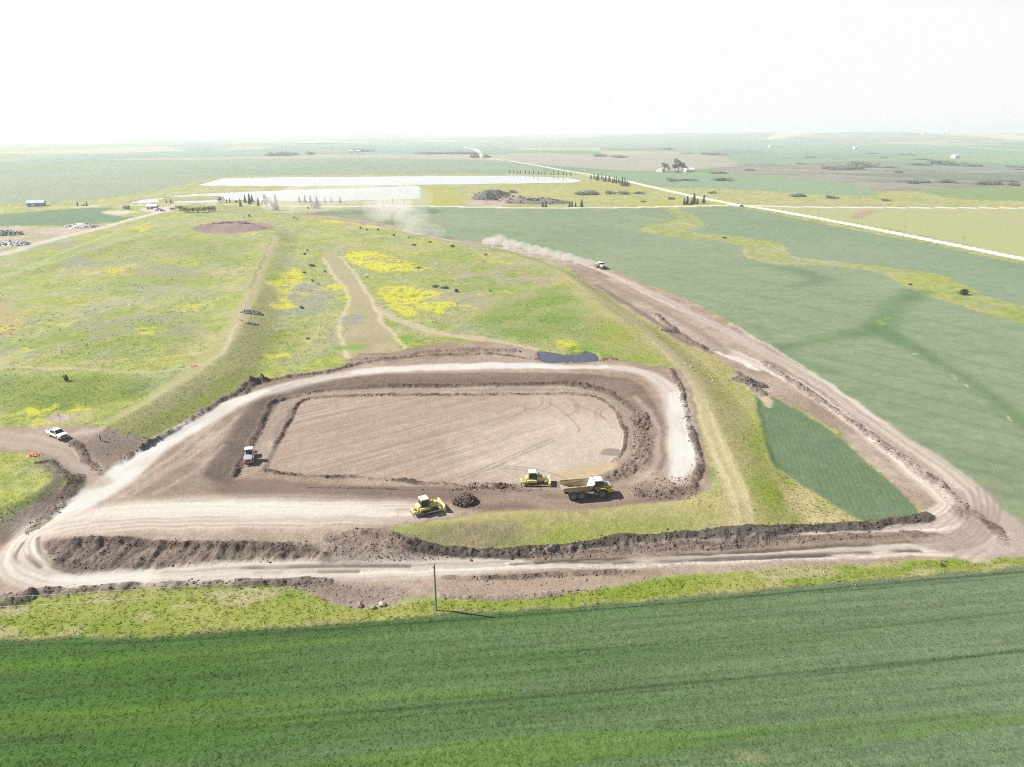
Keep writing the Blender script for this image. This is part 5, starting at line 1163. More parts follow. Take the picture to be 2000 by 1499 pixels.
# ------------------------------------------------------------------ white pickup
_a = spot(96.4, 852.5); _b = spot(113.8, 861.0); pk_a = math.atan2(_b.y - _a.y, _b.x - _a.x)
pk = (_a + _b) / 2 + Vector((math.sin(pk_a), -math.cos(pk_a), 0)) * -.88; pk.z = ground_z(pk.x, pk.y)
print('PICKUP', pk_a, (_b - _a).length)
def make_pickup():
    t = thing('pickup_truck', 'white crew cab pickup parked on the bare dirt access road', 'pickup truck', pk, pk_a)
    b = MB()
    b.prism([(-2.8, .62), (-2.2, .45), (2.5, .45), (2.85, .58), (2.88, .98), (2.6, 1.12), (1.35, 1.18), (-2.85, 1.18)], -.98, .98)
    body = b.build('body', WHT, t, .06)
    cabv = [(-.95, 1.16), (1.45, 1.16), (.75, 1.88), (-.72, 1.9)]
    v = [(x, s_ * (.95 if z < 1.5 else .76), z) for s_ in (-1, 1) for x, z in cabv]
    MB().add(v, [(0, 1, 2, 3), (7, 6, 5, 4), (0, 4, 5, 1), (1, 5, 6, 2), (2, 6, 7, 3), (3, 7, 4, 0)]).build('cab', WHT, t, .05)
    MB().hexa([(1.38, -.82, 1.24), (1.44, -.82, 1.22), (1.44, .82, 1.22), (1.38, .82, 1.24), (.80, -.70, 1.84), (.84, -.70, 1.84), (.84, .70, 1.84), (.80, .70, 1.84)]).build('windscreen', GLASS, t)
    MB().hexa([(-.97, -.75, 1.24), (-.93, -.75, 1.24), (-.93, .75, 1.24), (-.97, .75, 1.24), (-.78, -.66, 1.84), (-.74, -.66, 1.84), (-.74, .66, 1.84), (-.78, .66, 1.84)]).build('rear_window', GLASS, t)
    for sg in (1, -1):
        for (xa, xb, xc, xd) in ((-.82, .12, .08, -.66), (.2, 1.22, .70, .16)):
            MB().hexa([(xa, sg * .945, 1.24), (xb, sg * .945, 1.24), (xb, sg * .965, 1.24), (xa, sg * .965, 1.24), (xd, sg * .775, 1.82), (xc, sg * .775, 1.82), (xc, sg * .80, 1.82), (xd, sg * .80, 1.82)]).build('side_window', GLASS, t)
        MB().box(1.15, 1.3, sg * 1.08 - .1, sg * 1.08 + .1, 1.18, 1.4).build('mirror', WHT, t, .02)
        MB().box(2.84, 2.93, sg * .78 - .17, sg * .78 + .17, .82, 1.0).build('headlight', LAMP, t)
        MB().box(-2.88, -2.84, sg * .85 - .1, sg * .85 + .1, .75, 1.1).build('tail_lamp', mat('tail_red', (.4, .03, .02), .3), t)
    MB().box(-2.7, -1.05, -.8, .8, 1.10, 1.19).build('bed_floor', mat('bed_liner', (.42, .44, .46), .7), t)
    bd = MB().box(-2.86, -1.0, -.98, -.86, 1.17, 1.32).box(-2.86, -1.0, .86, .98, 1.17, 1.32).box(-2.88, -2.76, -.86, .86, 1.17, 1.32)
    bd.build('bed_wall', WHT, t, .02)
    MB().box(2.86, 2.95, -.58, .58, .66, 1.0).build('grille', BLK, t)
    MB().box(2.8, 3.02, -.96, .96, .42, .62).build('bumper', CHROME, t, .03)
    for x in (-1.75, 1.75):
        for sg in (1, -1): wheel('wheel', (x, sg * .88, .39), .39, .27, t, rim=CHROME)
make_pickup()

# ------------------------------------------------------------------ power pole and its wires
WOOD = mat('grey_wood', (.26, .24, .21), .85, dirt=.3, scale=4); WIRE = mat('wire_metal', (.40, .40, .40), .5, .3, dirt=0); INS = mat('insulator', (.45, .44, .42), .3)
pp = spot(852, 1193)
pl = thing('power_pole', 'grey wooden power pole on the verge beside the near crop', 'power pole', pp)
MB().cyl((0, 0, -.3), (0, 0, 8.3), .17, .12, 12).build('pole', WOOD, pl, smooth=False)
MB().cyl((0, 0, 8.3), (0, 0, 8.55), .04, n=8).cyl((0, 0, 8.5), (0, 0, 8.62), .08, n=8).build('insulator', INS, pl)
MB().box(-.25, .05, -.05, .05, 7.75, 7.85).cyl((-.22, 0, 7.8), (-.22, 0, 7.98), .05, n=8).build('bracket', INS, pl)
MB().box(-.15, -.05, -.1, .1, 6.3, 6.5).build('tag_plate', INS, pl)
dirv = Vector((bx_[0] - ax_[0], bx_[1] - ax_[1], 0)).normalized()
for name, h0, lab in (('power_wire', 8.6, 'upper power wire running from the pole along the verge'), ('power_wire', 7.0, 'lower power wire slung below the upper one')):
    m = MB(); pts = []
    for sg in (-1, 1):
        span = [pp + dirv * (sg * d) + Vector((0, 0, h0 - 1.3 * (1 - ((d - 45) / 45) ** 2) + .15 * d / 90)) for d in np.linspace(0, 90, 19)]
        for a_, b_ in zip(span[:-1], span[1:]): m.cyl(a_, b_, .018, n=5)
    tag(m.build(name, WIRE, None), lab, 'wire', 'wires of the near power line')
# poles along the pale road at right
for i, (px, py, lab) in enumerate([(1536, 403, 'thin power pole farthest along the white road, above the cross road'), (1597, 428, 'thin power pole on the white road just past the brown patch of the pasture'), (1673, 447, 'thin power pole by the white road, third from the frame edge'),
                                   (1764, 465, 'thin power pole by the white road, second from the frame edge'), (1877, 488, 'thin power pole by the white road, nearest to the frame edge')]):
    t = thing('power_pole', lab, 'power pole', spot(px, py), 0, 'power poles along the white road')
    MB().cyl((0, 0, -.3), (0, 0, 8.5), .15, .11, 8).build('pole', WOOD, t); MB().box(-.9, .9, -.06, .06, 7.9, 8.05).build('crossarm', WOOD, t)

# ------------------------------------------------------------------ small site things
STK = mat('stake_wood', (.55, .48, .36), .8); PINK = mat('survey_ribbon', (.75, .32, .20), .7, dirt=0); NET = mat('orange_netting', (.68, .33, .24), .8, dirt=.15)
for px, py, h, lab, c in [(1230, 1259, .75, 'pale survey stake in the near crop, left one of the two', STK), (1723, 1214, .85, 'pale survey stake in the near crop, right one of the two', STK), (1669, 1151, .9, 'survey stake with an orange ribbon at the edge of the near crop', STK)]:
    t = thing('survey_stake', lab, 'stake', spot(px, py), random.random(), 'survey stakes in the near crop')
    MB().box(-.05, .05, -.02, .02, -.1, h).build('stake', c, t)
    if 'orange' in lab: MB().box(-.06, .06, -.03, .03, h - .18, h - .02).build('ribbon', PINK, t)
def netting(px, py, r, h, lab, rz):
    x, y = at(px, py); t = thing('safety_netting', lab, 'netting', (x, y, ground_z(x, y)), rz)
    V = []; F = []; n = 22
    for i in range(n):
        for j in range(n):
            u = (i / (n - 1) * 2 - 1); v = (j / (n - 1) * 2 - 1); q = max(0, 1 - (u * u + v * v) * .8)
            zz = q * h * (.6 + .8 * abs(math.sin(u * 7 + 3 * v) * math.cos(v * 6 - u * 2))) + .03
            V.append((u * r + .15 * math.sin(j * 2.1), v * r * .6 + .15 * math.cos(i * 1.7), zz))
    for i in range(n - 1):
        for j in range(n - 1): F.append((i * n + j, i * n + j + 1, (i + 1) * n + j + 1, (i + 1) * n + j))
    soft_mesh('netting_heap', V, F, NET, t)
    for a in (.3, -.6): MB().cyl((a * r, .2, 0), (a * r * 1.3, .1, h * 1.5), .03, n=6).build('post', STEEL, t)
netting(68, 889, 1.5, .45, 'bright orange netting heap at the bend of the dirt access road', .3)
netting(379, 716, 1.1, .35, 'faded orange netting heap on the grassy track of the plateau', .1)
for (px, py, l, rz, c, lab) in [(354, 718, 1.6, .5, (.62,.60,.50), 'white plank lying left of the faded orange netting'), (470, 626, 3.4, -.75, (.09,.085,.06), 'dark log lying beside the rubble on the dyke')]:
    x, y = at(px, py); t = MB().cyl((-l / 2, 0, 0), (l / 2, 0, .05), .14, .11, 9).build('plank' if 'plank' in lab else 'log', mat('log_%d' % px, c, .8), None)
    t.location = (x, y, ground_z(x, y) + .10); t.rotation_euler = (0, 0, rz); tag(t, lab, 'log' if 'log' in lab else 'plank')
# a worker standing by the access road
def person(px, py, lab, rz):
    t = thing('person', lab, 'person', spot(px, py), rz)
    J = [((0,0,.95),.15),((0,0,1.15),.155),((0,0,1.38),.17),((0,0,1.50),.08),((0,.0,1.57),.06),((.01,0,1.66),.095),((.01,0,1.74),.085),
         ((0,.10,.88),.10),((.03,.12,.50),.075),((.0,.13,.09),.055),((.16,.13,.05),.045),
         ((0,-.10,.88),.10),((-.02,-.12,.50),.075),((-.04,-.13,.09),.055),((.12,-.13,.05),.045),
         ((0,.21,1.40),.065),((-.02,.27,1.12),.05),((.08,.27,.90),.038),((.12,.26,.82),.04),
         ((0,-.21,1.40),.065),((.02,-.28,1.12),.05),((.16,-.22,.98),.038),((.24,-.18,.96),.04)]
    E = [(0,1),(1,2),(2,3),(3,4),(4,5),(5,6),(0,7),(7,8),(8,9),(9,10),(0,11),(11,12),(12,13),(13,14),(2,15),(15,16),(16,17),(17,18),(2,19),(19,20),(20,21),(21,22)]
    me = bpy.data.meshes.new('body'); me.from_pydata([j[0] for j in J], E, [])
    o = bpy.data.objects.new('body', me); COL.objects.link(o); o.parent = t
    sk = o.modifiers.new('skin', 'SKIN'); o.modifiers.new('sub', 'SUBSURF').levels = 1
    for i, j in enumerate(J): me.skin_vertices[0].data[i].radius = (j[1], j[1])
    me.skin_vertices[0].data[0].use_root = True
    m, n, l = newmat('work_clothes'); out = n.new('ShaderNodeOutputMaterial'); b = n.new('ShaderNodeBsdfPrincipled'); l.new(b.outputs[0], out.inputs[0]); b.inputs['Roughness'].default_value = .85
    tc = n.new('ShaderNodeTexCoord'); sp = n.new('ShaderNodeSeparateXYZ'); l.new(tc.outputs['Object'], sp.inputs[0])
    rp = n.new('ShaderNodeValToRGB'); rp.color_ramp.interpolation = 'CONSTANT'; e = rp.color_ramp.elements
    e[0].position = 0; e[0].color = (.03,.025,.02,1); e[1].position = .06; e[1].color = (.10,.085,.075,1)
    for p_, c_2 in ((.50, (.15,.11,.085,1)), (.80, (.42,.27,.20,1))): k = e.new(p_); k.color = c_2
    dv = n.new('ShaderNodeMath'); dv.operation = 'DIVIDE'; l.new(sp.outputs['Z'], dv.inputs[0]); dv.inputs[1].default_value = 1.9; l.new(dv.outputs[0], rp.inputs[0]); l.new(rp.outputs[0], b.inputs['Base Color'])
    me.materials.append(m)
    hm = MB().lathe_y([(0.001, 0)], (0, 0, 0), 3); hm = MB(); n_ = 14; V = []; F = []
    for i in range(5):
        a = i / 4 * math.pi / 2
        for k in range(n_): V.append((.01 + .125 * math.cos(a) * math.cos(2 * math.pi * k / n_) * (1.25 if i == 0 else 1), .125 * math.cos(a) * math.sin(2 * math.pi * k / n_) * (1.2 if i == 0 else 1), 1.73 + .11 * math.sin(a)))
    for i in range(4):
        for k in range(n_): F.append((i * n_ + k, i * n_ + (k + 1) % n_, (i + 1) * n_ + (k + 1) % n_, (i + 1) * n_ + k))
    soft_mesh('hard_hat', V, F, WHT, t, True)
person(197, 862, 'person in brown work clothes and a white hard hat standing alone on the dirt', R(200))

# ------------------------------------------------------------------ plants
LEAF_D = leafmat('leaf_dark', (.035, .055, .022), (.075, .105, .045)); LEAF_G = leafmat('leaf_grey', (.06, .075, .05), (.12, .14, .095)); LEAF_L = leafmat('leaf_light', (.075, .115, .03), (.16, .19, .06)); NEED = leafmat('needles', (.022, .040, .020), (.05, .075, .035))
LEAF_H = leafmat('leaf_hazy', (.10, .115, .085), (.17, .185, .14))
BARK = mat('bark', (.11, .09, .07), .9)
def leaf_blob(cents, n, size, rnd):
    V = []; F = []
    for k in range(n):
        c, r = rnd.choice(cents)
        while True:
            d = Vector((rnd.uniform(-1, 1), rnd.uniform(-1, 1), rnd.uniform(-1, 1)))
            if .35 < d.length < 1: break
        p = Vector(c) + Vector((d.x * r[0], d.y * r[1], d.z * r[2]))
        if p.z < .02: p.z = .02 + rnd.random() * .1
        a = Vector((rnd.uniform(-1, 1), rnd.uniform(-1, 1), rnd.uniform(-.6, .6))).normalized(); b = a.orthogonal().normalized(); s = size * rnd.uniform(.6, 1.4)
        i = len(V); V += [p - a * s, p + b * s * .7, p + a * s, p - b * s * .7]; F.append((i, i + 1, i + 2, i + 3))
    return V, F
def mesh_only(name, V, F, m):
    me = bpy.data.meshes.new(name); me.from_pydata([tuple(v) for v in V], [], F); me.materials.append(m); return me
def mb_mesh(mb, name, m): return mesh_only(name, mb.v, mb.f, m)
PROT = {}
def proto(kind, var):
    key = (kind, var)
    if key in PROT: return PROT[key]
    rnd = random.Random(hash(kind) % 1000 if False else sum(map(ord, kind)) + var * 17)
    parts = []
    if kind == 'spruce':                                   # 1 m tall unit
        V = []; F = []; L = 11
        for i in range(L):
            z = .08 + .86 * i / (L - 1); r = .24 * (1 - (i / L)) ** .8 + .02; nb = 8
            for k in range(nb):
                a = 2 * math.pi * (k + .5 * (i % 2)) / nb + rnd.uniform(-.25, .25); rr_ = r * rnd.uniform(.7, 1.2); w = .07 * (1 - i / L) + .025
                d = Vector((math.cos(a), math.sin(a), 0)); q = Vector((-d.y, d.x, 0)); b = Vector((0, 0, z + .05)); tip = d * rr_ + Vector((0, 0, z - .04 - .05 * rnd.random()))
                j = len(V); mid = d * rr_ * .55 + Vector((0, 0, z + .015)); V += [b, mid - q * w, tip, mid + q * w]; F.append((j, j + 1, j + 2, j + 3))
        j = len(V); V += [Vector((-.02, 0, .9)), Vector((.02, 0, .9)), Vector((0, 0, 1.02))]; F.append((j, j + 1, j + 2))
        parts = [('crown', mesh_only('crown', V, F, NEED)), ('trunk', mb_mesh(MB().cyl((0, 0, -.03), (0, 0, .9), .018, .004, 6), 'trunk', BARK))]
    elif kind in ('shrub', 'grey_shrub', 'thicket'):        # unit ~1 m half-width
        nl = {'shrub': 4, 'grey_shrub': 4, 'thicket': 9}[kind]; cents = []
        for k in range(nl):
            a = rnd.random() * 6.28; q = rnd.random() ** .6 * (.55 if kind != 'thicket' else .8)
            h = rnd.uniform(.35, .62) * (1 if kind != 'thicket' else .8)
            cents.append(((q * math.cos(a), q * math.sin(a), h * .75), (rnd.uniform(.3, .5), rnd.uniform(.3, .5), h * .75)))
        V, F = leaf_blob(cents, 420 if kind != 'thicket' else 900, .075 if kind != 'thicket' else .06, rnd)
        m = MB()
        for k in range(5):
            a = rnd.random() * 6.28; m.cyl((0, 0, -.05), (.4 * math.cos(a), .4 * math.sin(a), .5 + .3 * rnd.random()), .03, .012, 5)
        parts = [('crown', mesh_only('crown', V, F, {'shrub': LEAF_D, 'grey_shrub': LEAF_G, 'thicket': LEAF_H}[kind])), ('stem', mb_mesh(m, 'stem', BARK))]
    else:                                                   # broadleaf tree, unit 1 m tall
        cents = []
        for k in range(9):
            a = rnd.random() * 6.28; q = rnd.random() ** .7 * .26; z = rnd.uniform(.42, .86)
            cents.append(((q * math.cos(a), q * math.sin(a), z), (rnd.uniform(.10, .19), rnd.uniform(.10, .19), rnd.uniform(.09, .17))))
        if kind == 'willow': cents = [((c[0] * 1.5, c[1] * 1.5, c[2] * .75 - .1), (r[0] * 1.5, r[1] * 1.5, r[2] * 1.6)) for c, r in cents]
        V, F = leaf_blob(cents, 700, .035, rnd); m = MB().cyl((0, 0, -.03), (0, 0, .5), .035, .02, 7)
        for c, r in cents[:6]: m.cyl((0, 0, .3 * rnd.uniform(.7, 1.3)), c, .014, .006, 5)
        parts = [('crown', mesh_only('crown', V, F, LEAF_L if kind == 'willow' else LEAF_G)), ('trunk', mb_mesh(m, 'trunk', BARK))]
    PROT[key] = parts
    return parts
def plant(kind, name, px, py, sx, sz, label, group=None, cat=None, sy=None):
    x, y = at(px, py)
    t = thing(name, label, cat or name.replace('_', ' '), (x, y, ground_z(x, y)), random.random() * 6.28 if sy is None else 0.0, group)
    t.scale = (sx, sy or sx, sz)
    for nm, me in proto(kind, random.randrange(4)):
        o = bpy.data.objects.new(nm, me); COL.objects.link(o); o.parent = t
    return t
G = 'shrubs dotted over the grassland'
for px, py, s, h, lab in [(610,521,2.6,2.2,'largest round shrub left of the top of the mown track'), (596,498,1.7,1.6,'twiggy shrub above the largest round shrub'), (601,490,1.2,1.3,'slim sapling shrub just right above the twiggy shrub'),(635,532,1.6,1.2,'low dark shrub touching the left edge of the mown track'),
    (594,534,1.5,1.3,'dark shrub at the right edge of the small round yellow flower patch'), (611,550,1.4,1.3,'open shrub below the small round yellow flower patch'), (622,556,.9,.9,'tiny round shrub right of the open shrub'), (589,603,1.8,1.3,'dark green shrub at the foot of the left yellow flower strip'),
    (716,543,.8,1.0,'tiny dark shrub right of the mown track'), (818,524,2.2,1.3,'dark shrub at the right tip of the upper yellow flower patch'), (850,561,2.8,1.5,'left shrub on the top edge of the lower yellow flower patch'), (868,564,3.2,1.5,'wide olive shrub over the right arm of the lower yellow flower patch'),
    (892,570,2.8,1.6,'wide dark shrub right of the lower yellow flower patch'), (884,483,2.6,2.0,'dark shrub halfway along the dusty part of the haul road'), (948,499,2.0,1.6,'dark shrub near the bend of the haul road'), (770,461,2.0,1.8,'round shrub below the big dust cloud'),
    (799,465,1.4,1.2,'small shrub right of the round one below the dust cloud'), (738,450,2.2,1.6,'dark shrub at the left end of the dust cloud'), (704,447,1.8,1.8,'left shrub of the pair above the upper grassland'), (716,450,1.8,1.5,'right shrub of the pair above the upper grassland'),
    (808,480,2.4,1.5,'pale spreading shrub in the upper grassland'), (840,474,1.8,1.4,'pale shrub close under the haul road'), (487,424,2.6,2.6,'upright shrub beyond the purple brown soil mound'), (477,426,1.6,1.2,'low shrub left of the upright one beyond the soil mound'),
    (574,427,1.8,1.8,'left shrub of two beside the far yellow flower strip'), (580,429,1.6,1.4,'right shrub of two beside the far yellow flower strip'), (131,745,1.5,2.2,'dark green sapling in the lower left meadow'), (602,663,1.5,.7,'low dark shrub right of the dyke above the dry weeds'),
    (958,570,1.2,.8,'small shrub in the dry rosy grass'), (1016,688,1.0,.6,'tiny shrub on the earth edge left of the small pond')]:
    plant('shrub', 'shrub', px, py, s * .8, h, lab, G)
plant('grey_shrub', 'shrub', 1838, 1105, .5, .75, 'single grey green sapling on the verge near the right end of the haul road', G)
plant('shrub', 'shrub', 1885, 576, 4.2, 3.0, 'dark spreading shrub in the grassy gully through the big crop', G)
plant('grey_shrub', 'shrub', 1777, 557, 1.6, 1.0, 'small shrub at the inner bend of the grassy gully', G)
plant('grey_shrub', 'shrub', 1416, 466, 3.0, 1.2, 'low shrub where the grassy gully narrows', G)
# willows by the farm yard
GW = 'willow hedge by the farm yard'
for k, (px, py, s, lab) in enumerate([(352,412,8,'leftmost pale willow of the hedge by the farm yard'), (361,415,7.5,'second willow from the left of the hedge'), (370,416,8,'third willow from the left of the hedge'), (379,416,7.5,'fourth willow from the left of the hedge'), (388,416,8,'fourth willow from the right of the hedge'), (397,415,7.5,'third willow from the right of the hedge'), (407,414,8.2,'second willow from the right of the hedge'), (416,413,7.6,'rightmost willow of the hedge by the farm yard')]):
    plant('willow', 'willow', px, py, s, s * .95, lab, GW)
GS = 'spruces along the near side of the second pond'
for px, py, h, lab in [(325,397,4.5,'left of two spruces between the small ponds'), (334,397,5,'right of two spruces between the small ponds'), (443,396,4,'short spruce right after the willow hedge'), (449,396,5,'spruce second to the right of the willow hedge'), (470,404,8,'thin dark spruce standing nearer than its row, by the bare ramp'), (479,396,8,'tall spruce left of the bare ramp'), (488,399,11,'very slim tall spruce above the bare ramp'), (493,395,8,'sturdy spruce right above the bare ramp'), (505,402,8,'slim spruce left of the tall leafy tree'),
    (540,411,15,'tall spruce right of the tall leafy tree in the dust'), (585,396,7,'spruce left of the dark sturdy one at the pond edge'), (596,396,8,'dark sturdy spruce at the pond edge'), (607,397,8,'spruce behind the big grey bush'), (619,397,8,'slim spruce right behind the big grey bush'), (635,397,6,'leaning spruce right of the big grey bush'), (647,397,7,'small spruce between the grey bush and the dusty pond edge'), (665,397,7,'dark spruce alone at the dusty pond edge'),
    (749,398,5,'left small spruce of the trio below the second pond'), (755,398,5,'middle small spruce of the trio below the second pond'), (767,398,6,'right spruce of the trio below the second pond'), (790,398,5,'last small spruce near the corner of the second pond')]:
    plant('spruce', 'spruce_tree', px, py, h, h, lab, GS)
plant('broadleaf', 'broadleaf_tree', 522, 411, 13, 15, 'tall leafy tree in the dust beside the second pond', None, 'tree')
plant('broadleaf', 'broadleaf_tree', 533, 411, 7, 9, 'smaller leafy tree between the tall leafy tree and the tall spruce', None, 'tree')
plant('grey_shrub', 'bush', 617, 408, 7, 8, 'big grey bush at the start of the haul road', None, 'bush'); plant('grey_shrub', 'bush', 602, 408, 3, 2.5, 'small bush left of the big grey bush', None, 'bush'); plant('grey_shrub', 'bush', 462, 396, 3, 3, 'round bush at the pond edge right of the willows', None, 'bush')
plant('broadleaf', 'broadleaf_tree', 430, 396, 7, 6, 'pale bare looking tree at the right end of the willow hedge', None, 'tree')
plant('spruce', 'spruce_tree', 152, 403, 5, 5, 'left spruce beside the track near the blue roofed barn', None, 'tree'); plant('spruce', 'spruce_tree', 170, 403, 5, 5, 'right spruce beside the track near the blue roofed barn', None, 'tree'); plant('grey_shrub', 'bush', 163, 403, 3, 2, 'low bush between the two spruces near the blue roofed barn', None, 'bush')
GR1 = 'spruces at the right end of the far pond'; LR1 = 'small spruce in the thin shore row at the right end of the far pond'
for k in range(16):
    f = k / 15; plant('spruce', 'spruce_tree', 993 + 122 * f + random.uniform(-2, 2), 338.5 + 5 * f, 5 + 3 * random.random(), 5 + 4 * random.random(), LR1, GR1)
GR2 = 'spruces beside the white road past the far pond'; LR2 = 'dark spruce in the dense clump between the far pond and the white road'
for k in range(20):
    f = k / 19; plant('spruce', 'spruce_tree', 1156 + 68 * f + random.uniform(-2, 2), 350 + 11 * f + random.uniform(-2, 2), 9, 6 + 5 * random.random(), LR2, GR2)
plant('grey_shrub', 'bush', 1222, 364, 12, 7, 'broad bush at the near end of the spruce clump by the white road', None, 'bush')
for px, py, h, lab in [(1336,400,7,'leftmost spruce of the group at the road crossing'), (1342,400,9,'second spruce from the left at the road crossing'), (1350,400,6,'third spruce from the left at the road crossing'), (1355,399,11,'tallest spruce of the group at the road crossing'), (1362,399,6,'short spruce right of the tallest at the road crossing'), (1374,397.5,9,'wide spruce nearest the white road at the crossing')]:
    plant('spruce', 'spruce_tree', px, py, h * 1.25, h, lab, 'spruces at the road crossing')
for px, py, h, lab in [(1060,405,6,'left of two trees in front of the long brown stockpile'), (1066,405,6,'right of two trees in front of the long brown stockpile'), (1112,405,5,'first small tree right of the long brown stockpile'), (1117,404,6,'second small tree right of the long brown stockpile'), (1124,405,5,'third small tree right of the long brown stockpile'), (1136,405,8,'tallest small tree right of the long brown stockpile')]:
    plant('spruce', 'spruce_tree', px, py, h * 1.2, h, lab, 'trees along the cross road')
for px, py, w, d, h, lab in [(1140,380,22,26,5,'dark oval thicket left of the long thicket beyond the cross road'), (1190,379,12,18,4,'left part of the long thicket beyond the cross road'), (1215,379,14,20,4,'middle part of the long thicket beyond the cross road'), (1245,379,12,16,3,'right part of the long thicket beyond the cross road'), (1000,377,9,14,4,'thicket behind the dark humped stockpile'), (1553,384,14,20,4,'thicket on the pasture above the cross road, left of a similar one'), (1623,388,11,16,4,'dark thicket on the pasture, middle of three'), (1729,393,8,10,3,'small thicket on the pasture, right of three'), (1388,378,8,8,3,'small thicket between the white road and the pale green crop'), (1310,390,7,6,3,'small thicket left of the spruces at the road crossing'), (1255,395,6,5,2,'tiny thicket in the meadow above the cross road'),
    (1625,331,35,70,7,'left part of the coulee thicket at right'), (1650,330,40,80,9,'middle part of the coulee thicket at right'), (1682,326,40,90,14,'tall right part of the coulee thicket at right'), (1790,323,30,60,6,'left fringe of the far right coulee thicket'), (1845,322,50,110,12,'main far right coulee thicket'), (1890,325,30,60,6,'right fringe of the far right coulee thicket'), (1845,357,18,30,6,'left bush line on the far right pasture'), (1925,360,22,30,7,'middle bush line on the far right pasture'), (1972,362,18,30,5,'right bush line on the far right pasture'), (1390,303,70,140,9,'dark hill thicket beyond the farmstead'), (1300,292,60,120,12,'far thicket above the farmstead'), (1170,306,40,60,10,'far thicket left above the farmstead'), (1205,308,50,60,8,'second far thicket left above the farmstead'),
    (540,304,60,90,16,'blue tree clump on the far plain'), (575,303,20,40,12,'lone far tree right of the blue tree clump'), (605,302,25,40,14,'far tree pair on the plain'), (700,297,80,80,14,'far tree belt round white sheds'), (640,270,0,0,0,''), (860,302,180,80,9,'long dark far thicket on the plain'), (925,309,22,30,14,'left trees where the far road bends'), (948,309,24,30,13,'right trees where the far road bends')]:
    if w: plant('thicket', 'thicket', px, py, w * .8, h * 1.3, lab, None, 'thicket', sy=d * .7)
rc = random.Random(3)
for k in range(26):
    px = rc.uniform(1290, 2000); py = rc.uniform(299, 362)
    plant('thicket', 'thicket', px, py, rc.uniform(6, 22) * (2 if py < 318 else 1), rc.uniform(3, 7), 'small dark bush scattered over the rough coulee pasture at right', 'bushes over the coulee pasture', 'thicket', sy=rc.uniform(10, 30))
GF = 'trees round the far farmstead'
for px, py, h, lab in [(1298,335,18,'left tree of the far farmstead'), (1306,336,10,'low tree second from the left at the far farmstead'), (1318,335,16,'tree left of the tallest at the far farmstead'), (1325,335,26,'tallest tree of the far farmstead'), (1332,335,18,'tree right of the tallest at the far farmstead'), (1340,336,10,'rightmost tree of the far farmstead')]:
    plant('broadleaf', 'broadleaf_tree', px, py, h * 1.2, h, lab, GF, 'tree')

# ------------------------------------------------------------------ buildings and vehicles far off
WALLW = mat('white_wall', (.72, .72, .70), .7, dirt=.1); WALLB = mat('blue_grey_wall', (.22, .27, .36), .6, dirt=.1); ROOFB = mat('pale_blue_roof', (.58, .66, .72), .35, .2, dirt=.05); ROOFW = mat('white_roof', (.75, .75, .75), .4, dirt=.05); WALLG = mat('grey_wall', (.22, .20, .21), .7, dirt=.2); ROOFD = mat('dark_roof', (.10, .09, .10), .7)
def shed(name, px, py, L, Wd, Hh, rise, rz, wall, roof, label, cat, group=None, doors=1, windows=2):
    x, y = at(px, py); t = thing(name, label, cat, (x, y, ground_z(x, y) - .1), rz, group)
    l, w = L / 2, Wd / 2
    MB().add([(-l,-w,0),(l,-w,0),(l,w,0),(-l,w,0),(-l,-w,Hh),(l,-w,Hh),(l,w,Hh),(-l,w,Hh),(-l,0,Hh+rise),(l,0,Hh+rise)],
             [(0,1,5,4),(2,3,7,6),(1,2,6,9,5),(3,0,4,8,7),(3,2,1,0)]).build('wall', wall, t)
    e = .35; k = rise / w
    rf = MB()
    for sg in (1, -1):
        rf.hexa([(-l-e,0,Hh+rise),(l+e,0,Hh+rise),(l+e,sg*(w+e),Hh-e*k),(-l-e,sg*(w+e),Hh-e*k),(-l-e,0,Hh+rise+.2),(l+e,0,Hh+rise+.2),(l+e,sg*(w+e),Hh-e*k+.2),(-l-e,sg*(w+e),Hh-e*k+.2)])
    rf.build('roof', roof, t)
    for d in range(doors): MB().box(-l * .5 + d * l * .7, -l * .5 + d * l * .7 + min(3, L * .2), -w - .06, -w + .02, 0, Hh * .8).build('door', WALLW if wall is not WALLW else WALLG, t)
    for d in range(windows): MB().box(l * .1 + d * l * .4, l * .1 + d * l * .4 + L * .08, -w - .05, -w + .02, Hh * .45, Hh * .75).build('window', GLASS, t)
    return t
b = shed('barn', 72, 403, 15, 9, 3.6, 2.2, R(22), WALLB, ROOFB, 'blue walled barn with a pale roof near the left edge', 'barn', windows=3)
l_ = MB().hexa([(3.0,-5.6,0),(7.0,-5.6,0),(7.0,-4.4,0),(3.0,-4.4,0),(3.0,-5.6,3.4),(7.0,-5.6,3.4),(7.0,-4.4,3.7),(3.0,-4.4,3.7)]).build('lean_to', WALLB, b)
shed('shed', 247, 409, 5, 4, 2.6, 1.0, R(5), WALLG, ROOFD, 'small dark shed with a white door on a pale pad', 'shed', windows=1)
shed('farm_shed', 298, 408.5, 9, 6, 2.8, 1.4, R(12), WALLG, ROOFW, 'white roofed shed in the farm yard among parked vehicles', 'shed')
shed('farmhouse', 1290, 336, 16, 12, 6, 4, R(60), WALLW, ROOFW, 'white farm building left of the farmstead trees', 'farm building'); shed('farmhouse', 1346, 336, 18, 10, 4.5, 3, R(10), WALLW, ROOFW, 'white farm building right of the farmstead trees', 'farm building')
for k, (px, py, L) in enumerate([(590,284,70),(612,283.5,80),(634,283,90),(660,282.5,70)]):
    shed('long_shed', px, py, L, 25, 9, 4, 0, WALLW, ROOFW, ['leftmost long white shed of the far row', 'second long white shed from the left of the far row', 'third long white shed from the left of the far row', 'rightmost long white shed of the far row'][k], 'shed', 'long white sheds on the far plain')
